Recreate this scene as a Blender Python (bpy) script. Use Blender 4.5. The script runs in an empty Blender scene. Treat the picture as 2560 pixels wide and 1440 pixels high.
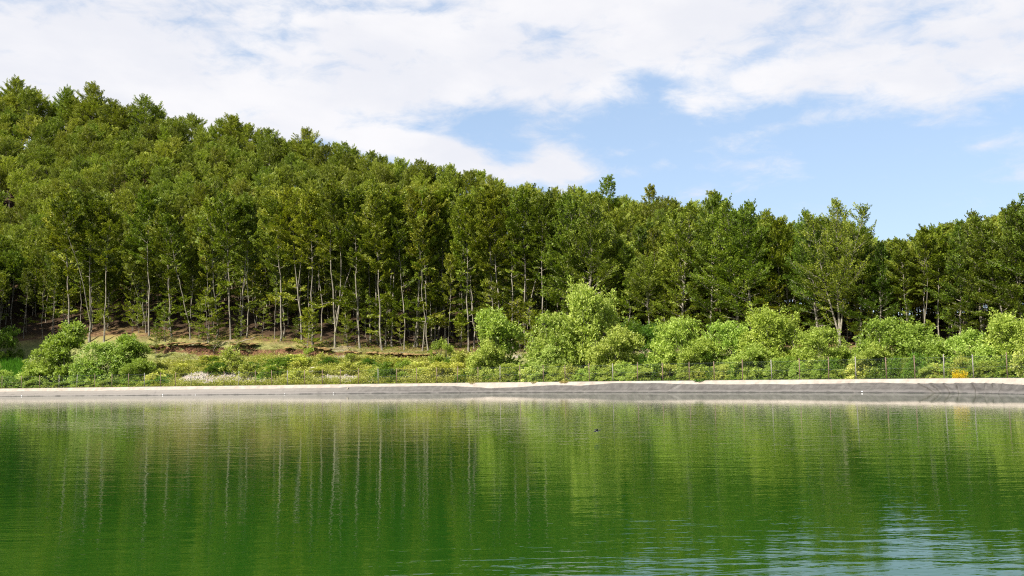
import bpy, math, random
import numpy as np
from mathutils import Vector, Matrix

S = bpy.context.scene
COL = S.collection
rng = np.random.default_rng(7)
random.seed(7)

# ------------------------------------------------------------------ camera
FPX, CX, CY = 2500.0, 1280.0, 720.0          # focal length and centre in the photograph's pixels
PITCH = math.atan(219 / FPX)
ROLL = math.radians(0.88)
CAM_Z = 2.0
cam = bpy.data.objects.new("camera", bpy.data.cameras.new("camera"))
COL.objects.link(cam)
cam.data.sensor_width = 36.0
cam.data.lens = 36.0 * FPX / 2560
cam.data.clip_start = 0.1
cam.data.clip_end = 20000
CM = Matrix.Rotation(math.pi / 2 + PITCH, 4, 'X') @ Matrix.Rotation(-ROLL, 4, 'Z')
cam.matrix_world = Matrix.Translation((0, 0, CAM_Z)) @ CM
S.camera = cam
R3 = np.array(CM.to_3x3())

def ray(px, py):
    d = R3 @ np.array([(px - CX) / FPX, (CY - py) / FPX, -1.0])
    return d / np.linalg.norm(d)

def proj(x, y, z):
    v = R3.T @ np.array([x, y, z - CAM_Z])
    return CX - v[0] / v[2] * FPX, CY + v[1] / v[2] * FPX

# ------------------------------------------------------------------ light
SUN_EL, SUN_AZ = math.radians(43), math.radians(-131)     # azimuth from +Y towards +X
SUN_DIR = Vector((math.sin(SUN_AZ) * math.cos(SUN_EL), math.cos(SUN_AZ) * math.cos(SUN_EL), math.sin(SUN_EL)))
sun = bpy.data.objects.new("sun", bpy.data.lights.new("sun", 'SUN'))
COL.objects.link(sun)
sun.data.energy = 5.0
sun.data.angle = math.radians(0.5)
sun.data.color = (1.0, 0.93, 0.80)
sun.rotation_euler = SUN_DIR.to_track_quat('Z', 'Y').to_euler()
S.view_settings.view_transform = 'Standard'
S.view_settings.look = 'None'
S.view_settings.gamma = 1
S.view_settings.use_curve_mapping = False
S.view_settings.exposure = 1.25
S.render.engine = 'CYCLES'
S.cycles.max_bounces = 7
S.cycles.diffuse_bounces = 2
S.cycles.glossy_bounces = 3
S.cycles.transmission_bounces = 3
S.cycles.transparent_max_bounces = 6
S.cycles.use_denoising = False
S.cycles.filter_width = 1.15
S.cycles.sample_clamp_indirect = 6

# ------------------------------------------------------------------ node helpers
class NT:
    def __init__(s, tree):
        s.t = tree; s.n = tree.nodes; s.l = tree.links
    def new(s, typ, **kw):
        n = s.n.new(typ)
        for k, v in kw.items(): setattr(n, k, v)
        return n
    def put(s, inp, v):
        if v is None: return
        if hasattr(v, 'is_linked') or isinstance(v, bpy.types.NodeSocket): s.l.new(v, inp)
        else: inp.default_value = v
    def m(s, op, a, b=None, c=None, clamp=False):
        n = s.new('ShaderNodeMath', operation=op, use_clamp=clamp)
        s.put(n.inputs[0], a); s.put(n.inputs[1], b); s.put(n.inputs[2], c)
        return n.outputs[0]
    def vm(s, op, a, b=None):
        n = s.new('ShaderNodeVectorMath', operation=op)
        s.put(n.inputs[0], a); s.put(n.inputs[1], b)
        return n.outputs[0]
    def noise(s, vec, scale, detail=4, rough=0.55, dist=0.0, out=0):
        n = s.new('ShaderNodeTexNoise')
        s.put(n.inputs['Vector'], vec)
        n.inputs['Scale'].default_value = scale; n.inputs['Detail'].default_value = detail
        n.inputs['Roughness'].default_value = rough; n.inputs['Distortion'].default_value = dist
        return n.outputs[out]
    def ramp(s, fac, stops, interp='LINEAR'):
        n = s.new('ShaderNodeValToRGB')
        cr = n.color_ramp; cr.interpolation = interp
        while len(cr.elements) < len(stops): cr.elements.new(0.5)
        for e, (p, c) in zip(cr.elements, stops):
            e.position = p
            e.color = (c[0], c[1], c[2], 1) if hasattr(c, '__len__') else (c, c, c, 1)
        s.put(n.inputs[0], fac)
        return n.outputs[0]
    def mix(s, fac, a, b, blend='MIX'):
        n = s.new('ShaderNodeMix', data_type='RGBA', blend_type=blend)
        s.put(n.inputs[0], fac)
        s.put(n.inputs[6], a if not isinstance(a, tuple) else (*a, 1)[:4])
        s.put(n.inputs[7], b if not isinstance(b, tuple) else (*b, 1)[:4])
        return n.outputs[2]
    def sstep(s, v, lo, hi, a=0.0, b=1.0):
        n = s.new('ShaderNodeMapRange', interpolation_type='SMOOTHSTEP')
        s.put(n.inputs[0], v)
        for i, q in ((1, lo), (2, hi), (3, a), (4, b)): s.put(n.inputs[i], q)
        return n.outputs[0]

# ------------------------------------------------------------------ world: clear summer sky with a broken cloud deck
world = bpy.data.worlds.new("World"); S.world = world; world.use_nodes = True
w = NT(world.node_tree); w.n.clear()
sky = w.new('ShaderNodeTexSky', sky_type='NISHITA', sun_disc=False, sun_elevation=SUN_EL, sun_rotation=SUN_AZ)
sky.altitude = 900; sky.air_density = 1.0; sky.dust_density = 0.6; sky.ozone_density = 1.6
geo = w.new('ShaderNodeTexCoord')
dirv = w.vm('NORMALIZE', geo.outputs['Generated'])
sx = w.new('ShaderNodeSeparateXYZ'); w.l.new(dirv, sx.inputs[0])
DX, DY, DZ = sx.outputs
az = w.m('ARCTAN2', DX, DY)
el = w.m('ARCSINE', DZ)
def azel(px, py):
    d = ray(px, py); return math.atan2(d[0], d[1]), math.asin(d[2])
def A_(px): return azel(px, 500)[0]
bound = [(-700, 470), (0, 470), (700, 450), (800, 320), (900, 288), (1010, 296), (1130, 292), (1240, 264), (1400, 280), (1500, 285), (1580, 255), (1640, 225), (1700, 262),
         (1760, 292), (1900, 268), (2050, 240), (2200, 255), (2330, 285), (2420, 300), (2520, 255), (2700, 230), (3300, 300)]
a0, a1 = A_(bound[0][0]), A_(bound[-1][0])
fac = w.m('DIVIDE', w.m('SUBTRACT', az, a0), a1 - a0, clamp=True)
bel = w.ramp(fac, [((A_(p) - a0) / (a1 - a0), azel(p, y)[1] / 0.5) for p, y in bound], 'B_SPLINE')
belv = w.m('MULTIPLY', bel, 0.5)
base = w.sstep(w.m('SUBTRACT', el, belv), -0.022, 0.035, -0.55, 0.62)
base = w.m('ADD', base, w.sstep(el, 0.40, 0.60, 0.0, -0.62))        # the deck thins towards the zenith
def blob(px, py, rx, ry, rot, wgt):
    a, e = azel(px, py); c, s_ = math.cos(rot), math.sin(rot)
    u = w.m('SUBTRACT', az, a); v = w.m('SUBTRACT', el, e)
    uu = w.m('DIVIDE', w.m('ADD', w.m('MULTIPLY', u, c), w.m('MULTIPLY', v, s_)), rx / FPX)
    vv = w.m('DIVIDE', w.m('SUBTRACT', w.m('MULTIPLY', v, c), w.m('MULTIPLY', u, s_)), ry / FPX)
    r2 = w.m('ADD', w.m('MULTIPLY', uu, uu), w.m('MULTIPLY', vv, vv))
    return w.m('MULTIPLY', w.m('EXPONENT', w.m('MULTIPLY', r2, -1.0)), wgt)
for b in ((870, 350, 110, 42, -.2, 1.0), (1010, 362, 120, 44, -.15, 1.1), (1130, 388, 90, 36, -.2, 1.1), (1060, 380, 190, 44, -0.22, .5), (1385, 405, 80, 48, 0, 1.6), (1240, 436, 150, 30, -.1, .9), (1480, 440, 60, 22, 0, .6), (1560, 430, 45, 22, 0, .45), (1650, 412, 40, 20, 0, .35),
          (1930, 320, 120, 22, 0.15, .5), (2080, 295, 90, 25, 0.1, .45), (2500, 352, 90, 16, 0.25, .42), (1860, 415, 90, 14, 0, .36), (1740, 485, 60, 18, 0, .4),
          (2300, 310, 60, 12, 0, .3), (1560, 385, 60, 12, 0, .3),
          (1660, 205, 110, 26, -0.15, -.75), (1870, 150, 120, 22, 0.45, -.38), (850, 15, 170, 22, 0.0, -.5), (560, 95, 80, 26, -.4, -.3), (1290, 60, 110, 26, -.3, -.3),
          (1950, 60, 140, 26, 0.45, -.25), (1260, 300, 130, 16, 0.1, -.3), (760, 80, 100, 18, .2, -.3), (2250, 60, 140, 14, .2, -.25), (1090, 20, 120, 18, .2, -.4)):
    base = w.m('ADD', base, blob(*b))
mp = w.new('ShaderNodeMapping'); mp.inputs['Scale'].default_value = (1.0, 1.0, 2.3); w.l.new(dirv, mp.inputs[0])
n1 = w.noise(mp.outputs[0], 7.0, 9, 0.60, 0.35)
n2 = w.noise(mp.outputs[0], 26.0, 8, 0.62, 0.5)
nn = w.m('ADD', w.m('MULTIPLY', w.m('SUBTRACT', n1, 0.5), 2.7), w.m('MULTIPLY', w.m('SUBTRACT', n2, 0.5), 1.5))
dens = w.sstep(w.m('ADD', base, nn), -0.42, 0.72)
n3 = w.noise(mp.outputs[0], 5.5, 7, 0.55, 0.2)
shade = w.sstep(n3, 0.36, 0.66)
ccol = w.mix(shade, (4.35, 4.4, 4.7), (4.95, 4.9, 5.0))
gam = w.new('ShaderNodeGamma'); w.l.new(sky.outputs[0], gam.inputs[0]); gam.inputs[1].default_value = 0.45
skyc = w.mix(1.0, gam.outputs[0], (1.70, 1.93, 2.24, 1), 'MULTIPLY')
full = w.mix(w.m('MULTIPLY', dens, 0.97), skyc, ccol)
bg = w.new('ShaderNodeBackground'); bg.inputs[1].default_value = 0.084
w.l.new(full, bg.inputs[0])
wo = w.new('ShaderNodeOutputWorld'); w.l.new(bg.outputs[0], wo.inputs[0])

# ------------------------------------------------------------------ mesh helpers
def mesh_np(name, V, F4=None, F3=None, mats=(), smooth=False, attrs=None, mat_idx=None):
    V = np.asarray(V, np.float32).reshape(-1, 3)
    me = bpy.data.meshes.new(name)
    n4 = 0 if F4 is None else len(F4); n3 = 0 if F3 is None else len(F3)
    me.vertices.add(len(V)); me.vertices.foreach_set('co', V.ravel())
    loops = []
    if n4: loops.append(np.asarray(F4, np.int32).ravel())
    if n3: loops.append(np.asarray(F3, np.int32).ravel())
    lv = np.concatenate(loops)
    me.loops.add(len(lv)); me.loops.foreach_set('vertex_index', lv)
    st = np.concatenate([np.arange(n4) * 4, n4 * 4 + np.arange(n3) * 3]).astype(np.int32)
    me.polygons.add(n4 + n3); me.polygons.foreach_set('loop_start', st)
    if smooth is True:
        me.polygons.foreach_set('use_smooth', np.ones(n4 + n3, bool))
    elif smooth is not False:
        me.polygons.foreach_set('use_smooth', smooth)
    for m in mats: me.materials.append(m)
    if mat_idx is not None: me.polygons.foreach_set('material_index', np.asarray(mat_idx, np.int32))
    for k, v in (attrs or {}).items():
        a = me.attributes.new(k, 'FLOAT', 'POINT'); a.data.foreach_set('value', np.asarray(v, np.float32))
    me.update(calc_edges=True)
    return me

def link(name, data, parent=None, **props):
    o = bpy.data.objects.new(name, data); COL.objects.link(o)
    if parent: o.parent = parent
    for k, v in props.items(): o[k] = v
    return o

def tube_geo(P, R, seg=6):
    P = np.asarray(P, float); R = np.asarray(R, float)
    n = len(P)
    T = np.gradient(P, axis=0); T /= np.linalg.norm(T, axis=1)[:, None] + 1e-9
    ref = np.array([1.0, 0.2, 0.1]) if abs(T[0][2]) > 0.8 else np.array([0, 0, 1.0])
    A = np.cross(T, ref); A /= np.linalg.norm(A, axis=1)[:, None] + 1e-9
    B = np.cross(T, A)
    th = np.arange(seg) / seg * 2 * math.pi
    V = P[:, None, :] + R[:, None, None] * (np.cos(th)[None, :, None] * A[:, None, :] + np.sin(th)[None, :, None] * B[:, None, :])
    i, j = np.meshgrid(np.arange(n - 1), np.arange(seg), indexing='ij')
    j2 = (j + 1) % seg
    F = np.stack([i * seg + j, i * seg + j2, (i + 1) * seg + j2, (i + 1) * seg + j], -1).reshape(-1, 4)
    return V.reshape(-1, 3), F

def join(parts):
    V, F, off = [], [], 0
    for v, f in parts:
        V.append(v); F.append(f + off); off += len(v)
    return np.concatenate(V), np.concatenate(F)

def nrmz(a): return a / (np.linalg.norm(a, axis=-1, keepdims=True) + 1e-9)

def leaves_geo(P, D, N, ln, wd):
    """One pointed leaf blade per row: position, direction, normal, length, width."""
    D = nrmz(D); Sd = nrmz(np.cross(D, N)); Nn = np.cross(Sd, D)
    ln = ln[:, None]; wd = wd[:, None]
    a = P; b = P + D * ln * 0.45 + Sd * wd * 0.5 - Nn * ln * .05; c = P + D * ln; d = P + D * ln * 0.45 - Sd * wd * 0.5 - Nn * ln * .05
    V = np.stack([a, b, c, d], 1).reshape(-1, 3)
    F = np.arange(len(P) * 4).reshape(-1, 4)
    return V, F

# ------------------------------------------------------------------ materials
def new_mat(name):
    m = bpy.data.materials.new(name); m.use_nodes = True
    t = NT(m.node_tree); t.n.clear()
    o = t.new('ShaderNodeOutputMaterial')
    return m, t, o

ALB = 0.74            # overall reflectance: real surfaces are darker than they look in sunlight
def bsdf(t, o, color, rough=0.7, normal=None, spec=0.3, ior=None):
    color = t.mix(1.0, color, (ALB, ALB, ALB), 'MULTIPLY')
    b = t.new('ShaderNodeBsdfPrincipled')
    t.put(b.inputs['Base Color'], color if not isinstance(color, tuple) else (*color, 1)[:4])
    t.put(b.inputs['Roughness'], rough)
    b.inputs['Specular IOR Level'].default_value = spec
    if ior: b.inputs['IOR'].default_value = ior
    if normal is not None: t.l.new(normal, b.inputs['Normal'])
    t.l.new(b.outputs[0], o.inputs[0])
    return b

def bump(t, h, dist, strength=1.0):
    b = t.new('ShaderNodeBump'); b.inputs['Strength'].default_value = strength; b.inputs['Distance'].default_value = dist
    t.put(b.inputs['Height'], h)
    return b.outputs[0]

def leaf_mat(name, c_dark, c_mid, c_light, transl=0.27, gloss=0.25, rough=0.5, v0=0.70, v1=0.50):
    m, t, o = new_mat(name)
    at = t.new('ShaderNodeAttribute', attribute_name='lf')
    oi = t.new('ShaderNodeObjectInfo')
    tc = t.new('ShaderNodeTexCoord')
    cl = t.noise(tc.outputs['Object'], 0.55, 2)
    k = t.m('ADD', t.m('MULTIPLY', at.outputs['Fac'], 0.45), t.m('MULTIPLY', oi.outputs['Random'], 0.35))
    k = t.m('ADD', k, t.m('MULTIPLY', t.m('SUBTRACT', cl, 0.4), 0.9), clamp=True)
    sc3 = lambda c: tuple(v * ALB for v in c)
    col = t.ramp(k, [(0.0, sc3(c_dark)), (0.5, sc3(c_mid)), (1.0, sc3(c_light))])
    hs = t.new('ShaderNodeHueSaturation')
    t.put(hs.inputs['Color'], col)
    t.put(hs.inputs['Hue'], t.m('ADD', 0.488, t.m('MULTIPLY', t.m('FRACT', t.m('MULTIPLY', oi.outputs['Random'], 17.3)), 0.03)))
    t.put(hs.inputs['Value'], t.m('ADD', v0, t.m('MULTIPLY', t.m('FRACT', t.m('MULTIPLY', oi.outputs['Random'], 7.7)), v1)))
    col = hs.outputs[0]
    b = t.new('ShaderNodeBsdfPrincipled')
    t.put(b.inputs['Base Color'], col); b.inputs['Roughness'].default_value = rough
    b.inputs['Specular IOR Level'].default_value = gloss
    tr = t.new('ShaderNodeBsdfTranslucent')
    t.put(tr.inputs[0], t.mix(1.0, col, (1.25, 1.35, 0.55), 'MULTIPLY'))
    mx = t.new('ShaderNodeMixShader'); mx.inputs[0].default_value = transl
    t.l.new(b.outputs[0], mx.inputs[1]); t.l.new(tr.outputs[0], mx.inputs[2]); t.l.new(mx.outputs[0], o.inputs[0])
    return m

M_BEECH = leaf_mat("beech_leaf", (0.080, 0.135, 0.010), (0.215, 0.275, 0.020), (0.46, 0.46, 0.050))
M_BROAD = leaf_mat("broad_beech_leaf", (0.055, 0.105, 0.010), (0.15, 0.22, 0.018), (0.34, 0.39, 0.045))
M_HILL = leaf_mat("hill_leaf", (0.13, 0.185, 0.018), (0.30, 0.36, 0.036), (0.52, 0.54, 0.090))
M_WILLOW = leaf_mat("willow_leaf", (0.17, 0.25, 0.030), (0.35, 0.45, 0.070), (0.62, 0.67, 0.19), 0.36, 0.3, 0.5, 0.95, 0.25)
M_SHRUB = leaf_mat("shrub_leaf", (0.08, 0.16, 0.012), (0.15, 0.26, 0.022), (0.26, 0.36, 0.05), 0.38)
M_HERB = leaf_mat("herb_leaf", (0.30, 0.34, 0.045), (0.52, 0.55, 0.10), (0.78, 0.76, 0.30), 0.35)
M_REED = leaf_mat("reed_leaf", (0.07, 0.19, 0.02), (0.10, 0.27, 0.02), (0.18, 0.34, 0.04), 0.4)
M_DRY = leaf_mat("dry_grass_leaf", (0.30, 0.25, 0.07), (0.44, 0.37, 0.12), (0.60, 0.50, 0.20), 0.3)

def bark_mat():
    m, t, o = new_mat("beech_bark")
    tc = t.new('ShaderNodeTexCoord'); mp = t.new('ShaderNodeMapping'); mp.inputs['Scale'].default_value = (1, 1, 0.7)
    t.l.new(tc.outputs['Object'], mp.inputs[0])
    n = t.noise(mp.outputs[0], 2.2, 6, 0.7)
    n2 = t.noise(tc.outputs['Object'], 11, 4, 0.6)
    c = t.ramp(n, [(0.32, (0.09, 0.08, 0.06)), (0.5, (0.25, 0.225, 0.18)), (0.72, (0.46, 0.42, 0.35))])
    c = t.mix(t.sstep(n2, 0.58, 0.72), c, (0.10, 0.095, 0.07))
    moss = t.noise(tc.outputs['Object'], 0.9, 3)
    c = t.mix(t.m('MULTIPLY', t.sstep(moss, 0.55, 0.75), 0.6), c, (0.14, 0.15, 0.05))
    bsdf(t, o, c, 0.85, bump(t, n2, 0.03), 0.2)
    return m
M_BARK = bark_mat()

def simple_mat(name, c1, c2, scale=6, rough=0.8, bd=0.01, spec=0.25, metal=0.0):
    m, t, o = new_mat(name)
    tc = t.new('ShaderNodeTexCoord')
    n = t.noise(tc.outputs['Object'], scale, 6, 0.65)
    c = t.ramp(n, [(0.35, c1), (0.65, c2)])
    b = bsdf(t, o, c, rough, bump(t, n, bd), spec)
    b.inputs['Metallic'].default_value = metal
    return m
M_ROCK = simple_mat("limestone", (0.30, 0.27, 0.245), (0.48, 0.44, 0.40), 5, 0.9, 0.04)
M_POST = simple_mat("rusty_steel", (0.10, 0.055, 0.035), (0.26, 0.19, 0.15), 9, 0.7, 0.003)
M_POST2 = simple_mat("weathered_steel", (0.15, 0.14, 0.13), (0.32, 0.30, 0.28), 7, 0.6, 0.003)
M_WIRE = simple_mat("galvanised_wire", (0.10, 0.14, 0.13), (0.20, 0.25, 0.24), 3, 0.45, 0.0, 0.5, 0.4)
M_WOOD = simple_mat("bleached_wood", (0.28, 0.24, 0.19), (0.48, 0.43, 0.36), 5, 0.9, 0.02)
M_ROOT = simple_mat("red_root_mat", (0.045, 0.022, 0.013), (0.20, 0.10, 0.055), 4, 0.95, 0.05)
M_TURF = simple_mat("dry_turf", (0.14, 0.075, 0.04), (0.36, 0.26, 0.10), 3, 0.95, 0.05)
M_WHITE = simple_mat("white_plastic", (0.72, 0.72, 0.74), (0.82, 0.82, 0.84), 3, 0.5, 0.0)
M_FLOWER = leaf_mat("yellow_bloom", (0.55, 0.38, 0.01), (0.75, 0.55, 0.02), (0.85, 0.68, 0.04), 0.2)

# ------------------------------------------------------------------ pond outline
# distance of the far shore for columns of the view (fence posts are 2 m tall and shrink from 64 to 31 pixels)
shore_px = [(-60, 158), (100, 154), (300, 147), (620, 138), (1000, 129), (1250, 122), (1530, 111.5), (1850, 101), (2100, 93.5), (2300, 87.5), (2500, 81), (2640, 75)]
def XY(px, dist):
    d = ray(px, 939 - 0.0153 * (px - 1280)); return d[0] / d[1] * dist, dist
ctrl = [XY(p, d) for p, d in shore_px]
ctrl = [(-88, 152)] + ctrl[0:] + [(44.2, 66), (44.5, 50), (41, 30), (34, 14), (22, 3), (8, -1.6), (-8, -1.6), (-27, 18), (-47, 55), (-65, 90), (-79, 120)]
def closed_spline(C, n):
    C = np.array(C, float); m = len(C)
    seg = np.linalg.norm(np.roll(C, -1, 0) - C, axis=1) ** 0.5
    out = []
    for i in range(m):
        p0, p1, p2, p3 = C[(i - 1) % m], C[i], C[(i + 1) % m], C[(i + 2) % m]
        t0 = 0; t1 = seg[(i - 1) % m]; t2 = t1 + seg[i]; t3 = t2 + seg[(i + 1) % m]
        for t in np.linspace(t1, t2, n, endpoint=False):
            A1 = (t1 - t) / (t1 - t0) * p0 + (t - t0) / (t1 - t0) * p1
            A2 = (t2 - t) / (t2 - t1) * p1 + (t - t1) / (t2 - t1) * p2
            A3 = (t3 - t) / (t3 - t2) * p2 + (t - t2) / (t3 - t2) * p3
            B1 = (t2 - t) / (t2 - t0) * A1 + (t - t0) / (t2 - t0) * A2
            B2 = (t3 - t) / (t3 - t1) * A2 + (t - t1) / (t3 - t1) * A3
            out.append((t2 - t) / (t2 - t1) * B1 + (t - t1) / (t2 - t1) * B2)
    return np.array(out)
raw = closed_spline(ctrl, 60)
cum = np.concatenate([[0], np.cumsum(np.linalg.norm(np.diff(np.vstack([raw, raw[:1]]), axis=0), axis=1))])
LEN = cum[-1]; rawc = np.vstack([raw, raw[:1]])
def at_s(s):
    s = np.mod(s, LEN); return np.stack([np.interp(s, cum, rawc[:, 0]), np.interp(s, cum, rawc[:, 1])], -1)
def tan_s(s): return nrmz(at_s(np.asarray(s) + 1.0) - at_s(np.asarray(s) - 1.0))
def nor_s(s):
    t = tan_s(s); return np.stack([-t[..., 1], t[..., 0]], -1)      # outward (the outline runs clockwise)
SS = np.arange(0, LEN, 0.25); SP = at_s(SS)
def shore_st(x, y):
    """Arc length of the nearest shore point and the distance outside it."""
    x = np.atleast_1d(x).astype(float); y = np.atleast_1d(y).astype(float)
    so, to = np.empty(len(x)), np.empty(len(x))
    for k in range(0, len(x), 4000):
        d2 = (x[k:k + 4000, None] - SP[None, :, 0]) ** 2 + (y[k:k + 4000, None] - SP[None, :, 1]) ** 2
        j = d2.argmin(1); so[k:k + 4000] = SS[j]; dd = np.sqrt(d2[np.arange(len(j)), j])
        nn_ = nor_s(SS[j]); sg = np.sign((x[k:k + 4000] - SP[j, 0]) * nn_[:, 0] + (y[k:k + 4000] - SP[j, 1]) * nn_[:, 1])
        to[k:k + 4000] = dd * sg
    return so, to

# ------------------------------------------------------------------ terrain
def vnoise(x, y, scale, seed=0, octv=3):
    out = 0; amp = 1; tot = 0
    for o in range(octv):
        xs, ys = x / scale + seed * 13.7 + o * 31.1, y / scale + seed * 7.3 + o * 17.9
        xi, yi = np.floor(xs), np.floor(ys); fx, fy = xs - xi, ys - yi
        fx = fx * fx * (3 - 2 * fx); fy = fy * fy * (3 - 2 * fy)
        def h(a, b):
            v = np.sin(a * 127.1 + b * 311.7 + seed * 74.7) * 43758.5453; return v - np.floor(v)
        v = (h(xi, yi) * (1 - fx) + h(xi + 1, yi) * fx) * (1 - fy) + (h(xi, yi + 1) * (1 - fx) + h(xi + 1, yi + 1) * fx) * fy
        out = out + amp * v; tot += amp; amp *= 0.5; scale *= 0.5
    return out / tot
def hy(px): return 939 - 0.0153 * (px - 1280)
def az_px(px): return math.atan2(*XY(px, 1.0))
skyline = [(-600, 560), (-250, 300), (-100, 205), (0, 214), (60, 228), (130, 262), (200, 232), (300, 270), (400, 285), (500, 298), (650, 318), (800, 352), (1000, 398), (1200, 434),
           (1300, 462), (1400, 474), (1500, 478), (1600, 488), (1700, 505), (1800, 512), (1900, 535), (2000, 548), (2110, 530), (2200, 592), (2300, 590), (2400, 562), (2500, 545), (2560, 520), (2900, 520)]
sk_x = np.array([p for p, _ in skyline]); sk_y = np.array([q for _, q in skyline], float)
ridge_D = np.interp(sk_x, [-600, 0, 400, 800, 1200, 1500, 1800, 2100, 2900], [330, 320, 300, 280, 250, 210, 172, 145, 120])
edge_y = np.interp(sk_x, [-600, 0, 250, 373, 450, 600, 700, 800, 900, 1000, 1100, 1200, 1500, 1800, 2100, 2560, 2900],
                   [862, 860, 855, 852, 856, 858, 859, 865, 874, 876, 882, 882, 878, 872, 868, 868, 880])
shore_D = np.interp(sk_x, [p for p, _ in shore_px], [d for _, d in shore_px])
WB = 21.0                                                   # width of the bank between kerb and wood
TREE_H = 13.5
azs = np.array([az_px(p) for p in sk_x])
cosz = np.cos(azs)
ze_t = CAM_Z + (hy(sk_x) - edge_y) / FPX * (shore_D + WB)
zr_t = np.maximum(CAM_Z + (hy(sk_x) - sk_y) / FPX * ridge_D - TREE_H, ze_t + 5)
# all the way round: hill fades out to the sides and behind
AZ = np.concatenate([[-3.2, -1.6, -0.95], azs, [0.9, 1.5, 3.2]])
ZE = np.concatenate([[1.5, 2.0, 4.0], ze_t, [2.5, 1.5, 1.5]])
ZR = np.concatenate([[4.0, 6., 14.], zr_t, [5.0, 4.0, 4.0]])
RR = np.concatenate([[160, 200, 300], ridge_D / cosz, [150, 150, 160]])
_s = SP; _az = np.arctan2(_s[:, 0], _s[:, 1]); _r = np.hypot(_s[:, 0], _s[:, 1])
_o = np.argsort(_az); AZS, RS = _az[_o], _r[_o]
SC_px = np.array([330, 380, 450, 520, 600, 680, 760, 840, 920, 1000, 1060, 1090, 1130])
SC_am = np.array([0, .9, .7, 1., 1., .9, 1., .9, .8, 1., 1.2, .8, 0])
SC_az = np.array([az_px(p) for p in SC_px])
def terrain(x, y, s=None, t=None, fine=True):
    x = np.atleast_1d(np.asarray(x, float)); y = np.atleast_1d(np.asarray(y, float))
    if t is None: s, t = shore_st(x, y)
    a = np.arctan2(x, y); r = np.hypot(x, y)
    ze = np.interp(a, AZ, ZE); zr = np.interp(a, AZ, ZR); rr = np.interp(a, AZ, RR); rk = np.interp(a, AZS, RS)
    q = np.clip(t / WB, 0, 1)
    sc = np.interp(a, SC_az, SC_am)                          # strength of the broken earth edge
    ed = 0.86 + 0.07 * (vnoise(x, y, 5.0, 3) - 0.5) * 2
    step = 1 / (1 + np.exp(-(q - ed) / 0.008))
    prof = np.clip((q - 0.10) / 0.90, 0, 1) ** 1.15
    prof = prof * (1 - 0.17 * sc * (1 - step) * np.clip(q / .5, 0, 1)) 
    z = 1.12 + (ze - 1.12) * prof
    # mounds of rubble along the bank
    z += (vnoise(x, y, 7.0, 5) - 0.5) * 1.5 * np.clip((q - .12) / .2, 0, 1) * np.clip((ed - q) / .1, 0, 1)
    u = np.clip((r - rk - WB) / np.maximum(rr - rk - WB, 30), 0, 3)
    g = np.where(u < 1, np.clip(u, 0, 1) ** 1.3, 1 + (u - 1) * np.where(a > 0.1, .3, -.22))
    z = z + (zr - ze) * g * np.clip((t - 8) / 20, 0, 1)
    if fine:
        z += (vnoise(x, y, 1.6, 8) - 0.5) * 0.45 * np.clip((t - .6) / 3, 0, 1)
        z += (vnoise(x, y, 14., 9) - 0.5) * 2.0 * np.clip((t - 25) / 20, 0, 1)
    return z

def hit(px, py, tmin=0.6, off=0.0):
    """Ground point seen at a pixel of the photograph (first crossing beyond the shore)."""
    d = ray(px, py)
    k = np.arange(60, 330, 0.4); x, y, z = d[0] * k, d[1] * k, CAM_Z + d[2] * k
    s, t = shore_st(x, y)
    g = terrain(x, y, s, t)
    ok = np.where((t > tmin) & (z < g))[0]
    if len(ok) == 0: return None
    i = ok[0]; return float(x[i]), float(y[i]), float(g[i]), float(t[i])

def on_shore(px, t=0.0):
    """Shore arc length under a column of the photograph."""
    a = az_px(px); tt = np.interp(a, AZS, np.arange(len(AZS)))
    i = int(round(tt)); j = _o[min(i, len(_o) - 1)]
    return SS[j]

# ground sheet: offsets from the shoreline outwards, pond floor inwards
s_all = np.concatenate([np.arange(0, LEN, 0.5)])
P0 = at_s(s_all); N0 = nor_s(s_all)
for _ in range(30): N0 = nrmz(N0 + np.roll(N0, 1, 0) + np.roll(N0, -1, 0))
t_in = [-14., -8., -4.2, -2.2, -1.2]
t_out = list(np.arange(-0.12, 26, 0.45)) + list(26 + np.cumsum(np.geomspace(0.8, 420, 34)))
rows_xyz = []; r_t = []
PC = np.array([-30., 70.])
rows_xyz.append(np.column_stack([np.tile(PC, (len(s_all), 1)) + (P0 - PC) * 0.02, np.full(len(s_all), -5.0)])); r_t.append(-60)
for t in t_in:
    p = P0 + N0 * t; z = {-14.: -5., -8.: -4., -4.2: -1.6, -2.2: -0.55, -1.2: 0.0}[t]
    rows_xyz.append(np.column_stack([p, np.full(len(p), z)])); r_t.append(t)
for t in t_out:
    p = P0 + N0 * t
    if t < 0.2: z = np.full(len(p), 1.10)
    else:
        z = terrain(p[:, 0], p[:, 1], s_all, np.full(len(p), t))
        back = (p[:, 1] < 40) & (t < 6); z = np.where(back, np.minimum(z, 1.15), z)
    rows_xyz.append(np.column_stack([p, z])); r_t.append(t)
G = np.array(rows_xyz); nr, nc = G.shape[:2]
i, j = np.meshgrid(np.arange(nr - 1), np.arange(nc), indexing='ij'); j2 = (j + 1) % nc
GF = np.stack([i * nc + j, (i + 1) * nc + j, (i + 1) * nc + j2, i * nc + j2], -1).reshape(-1, 4)
gx, gy = G[..., 0].ravel(), G[..., 1].ravel(); gt = np.repeat(np.array(r_t), nc)
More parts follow.
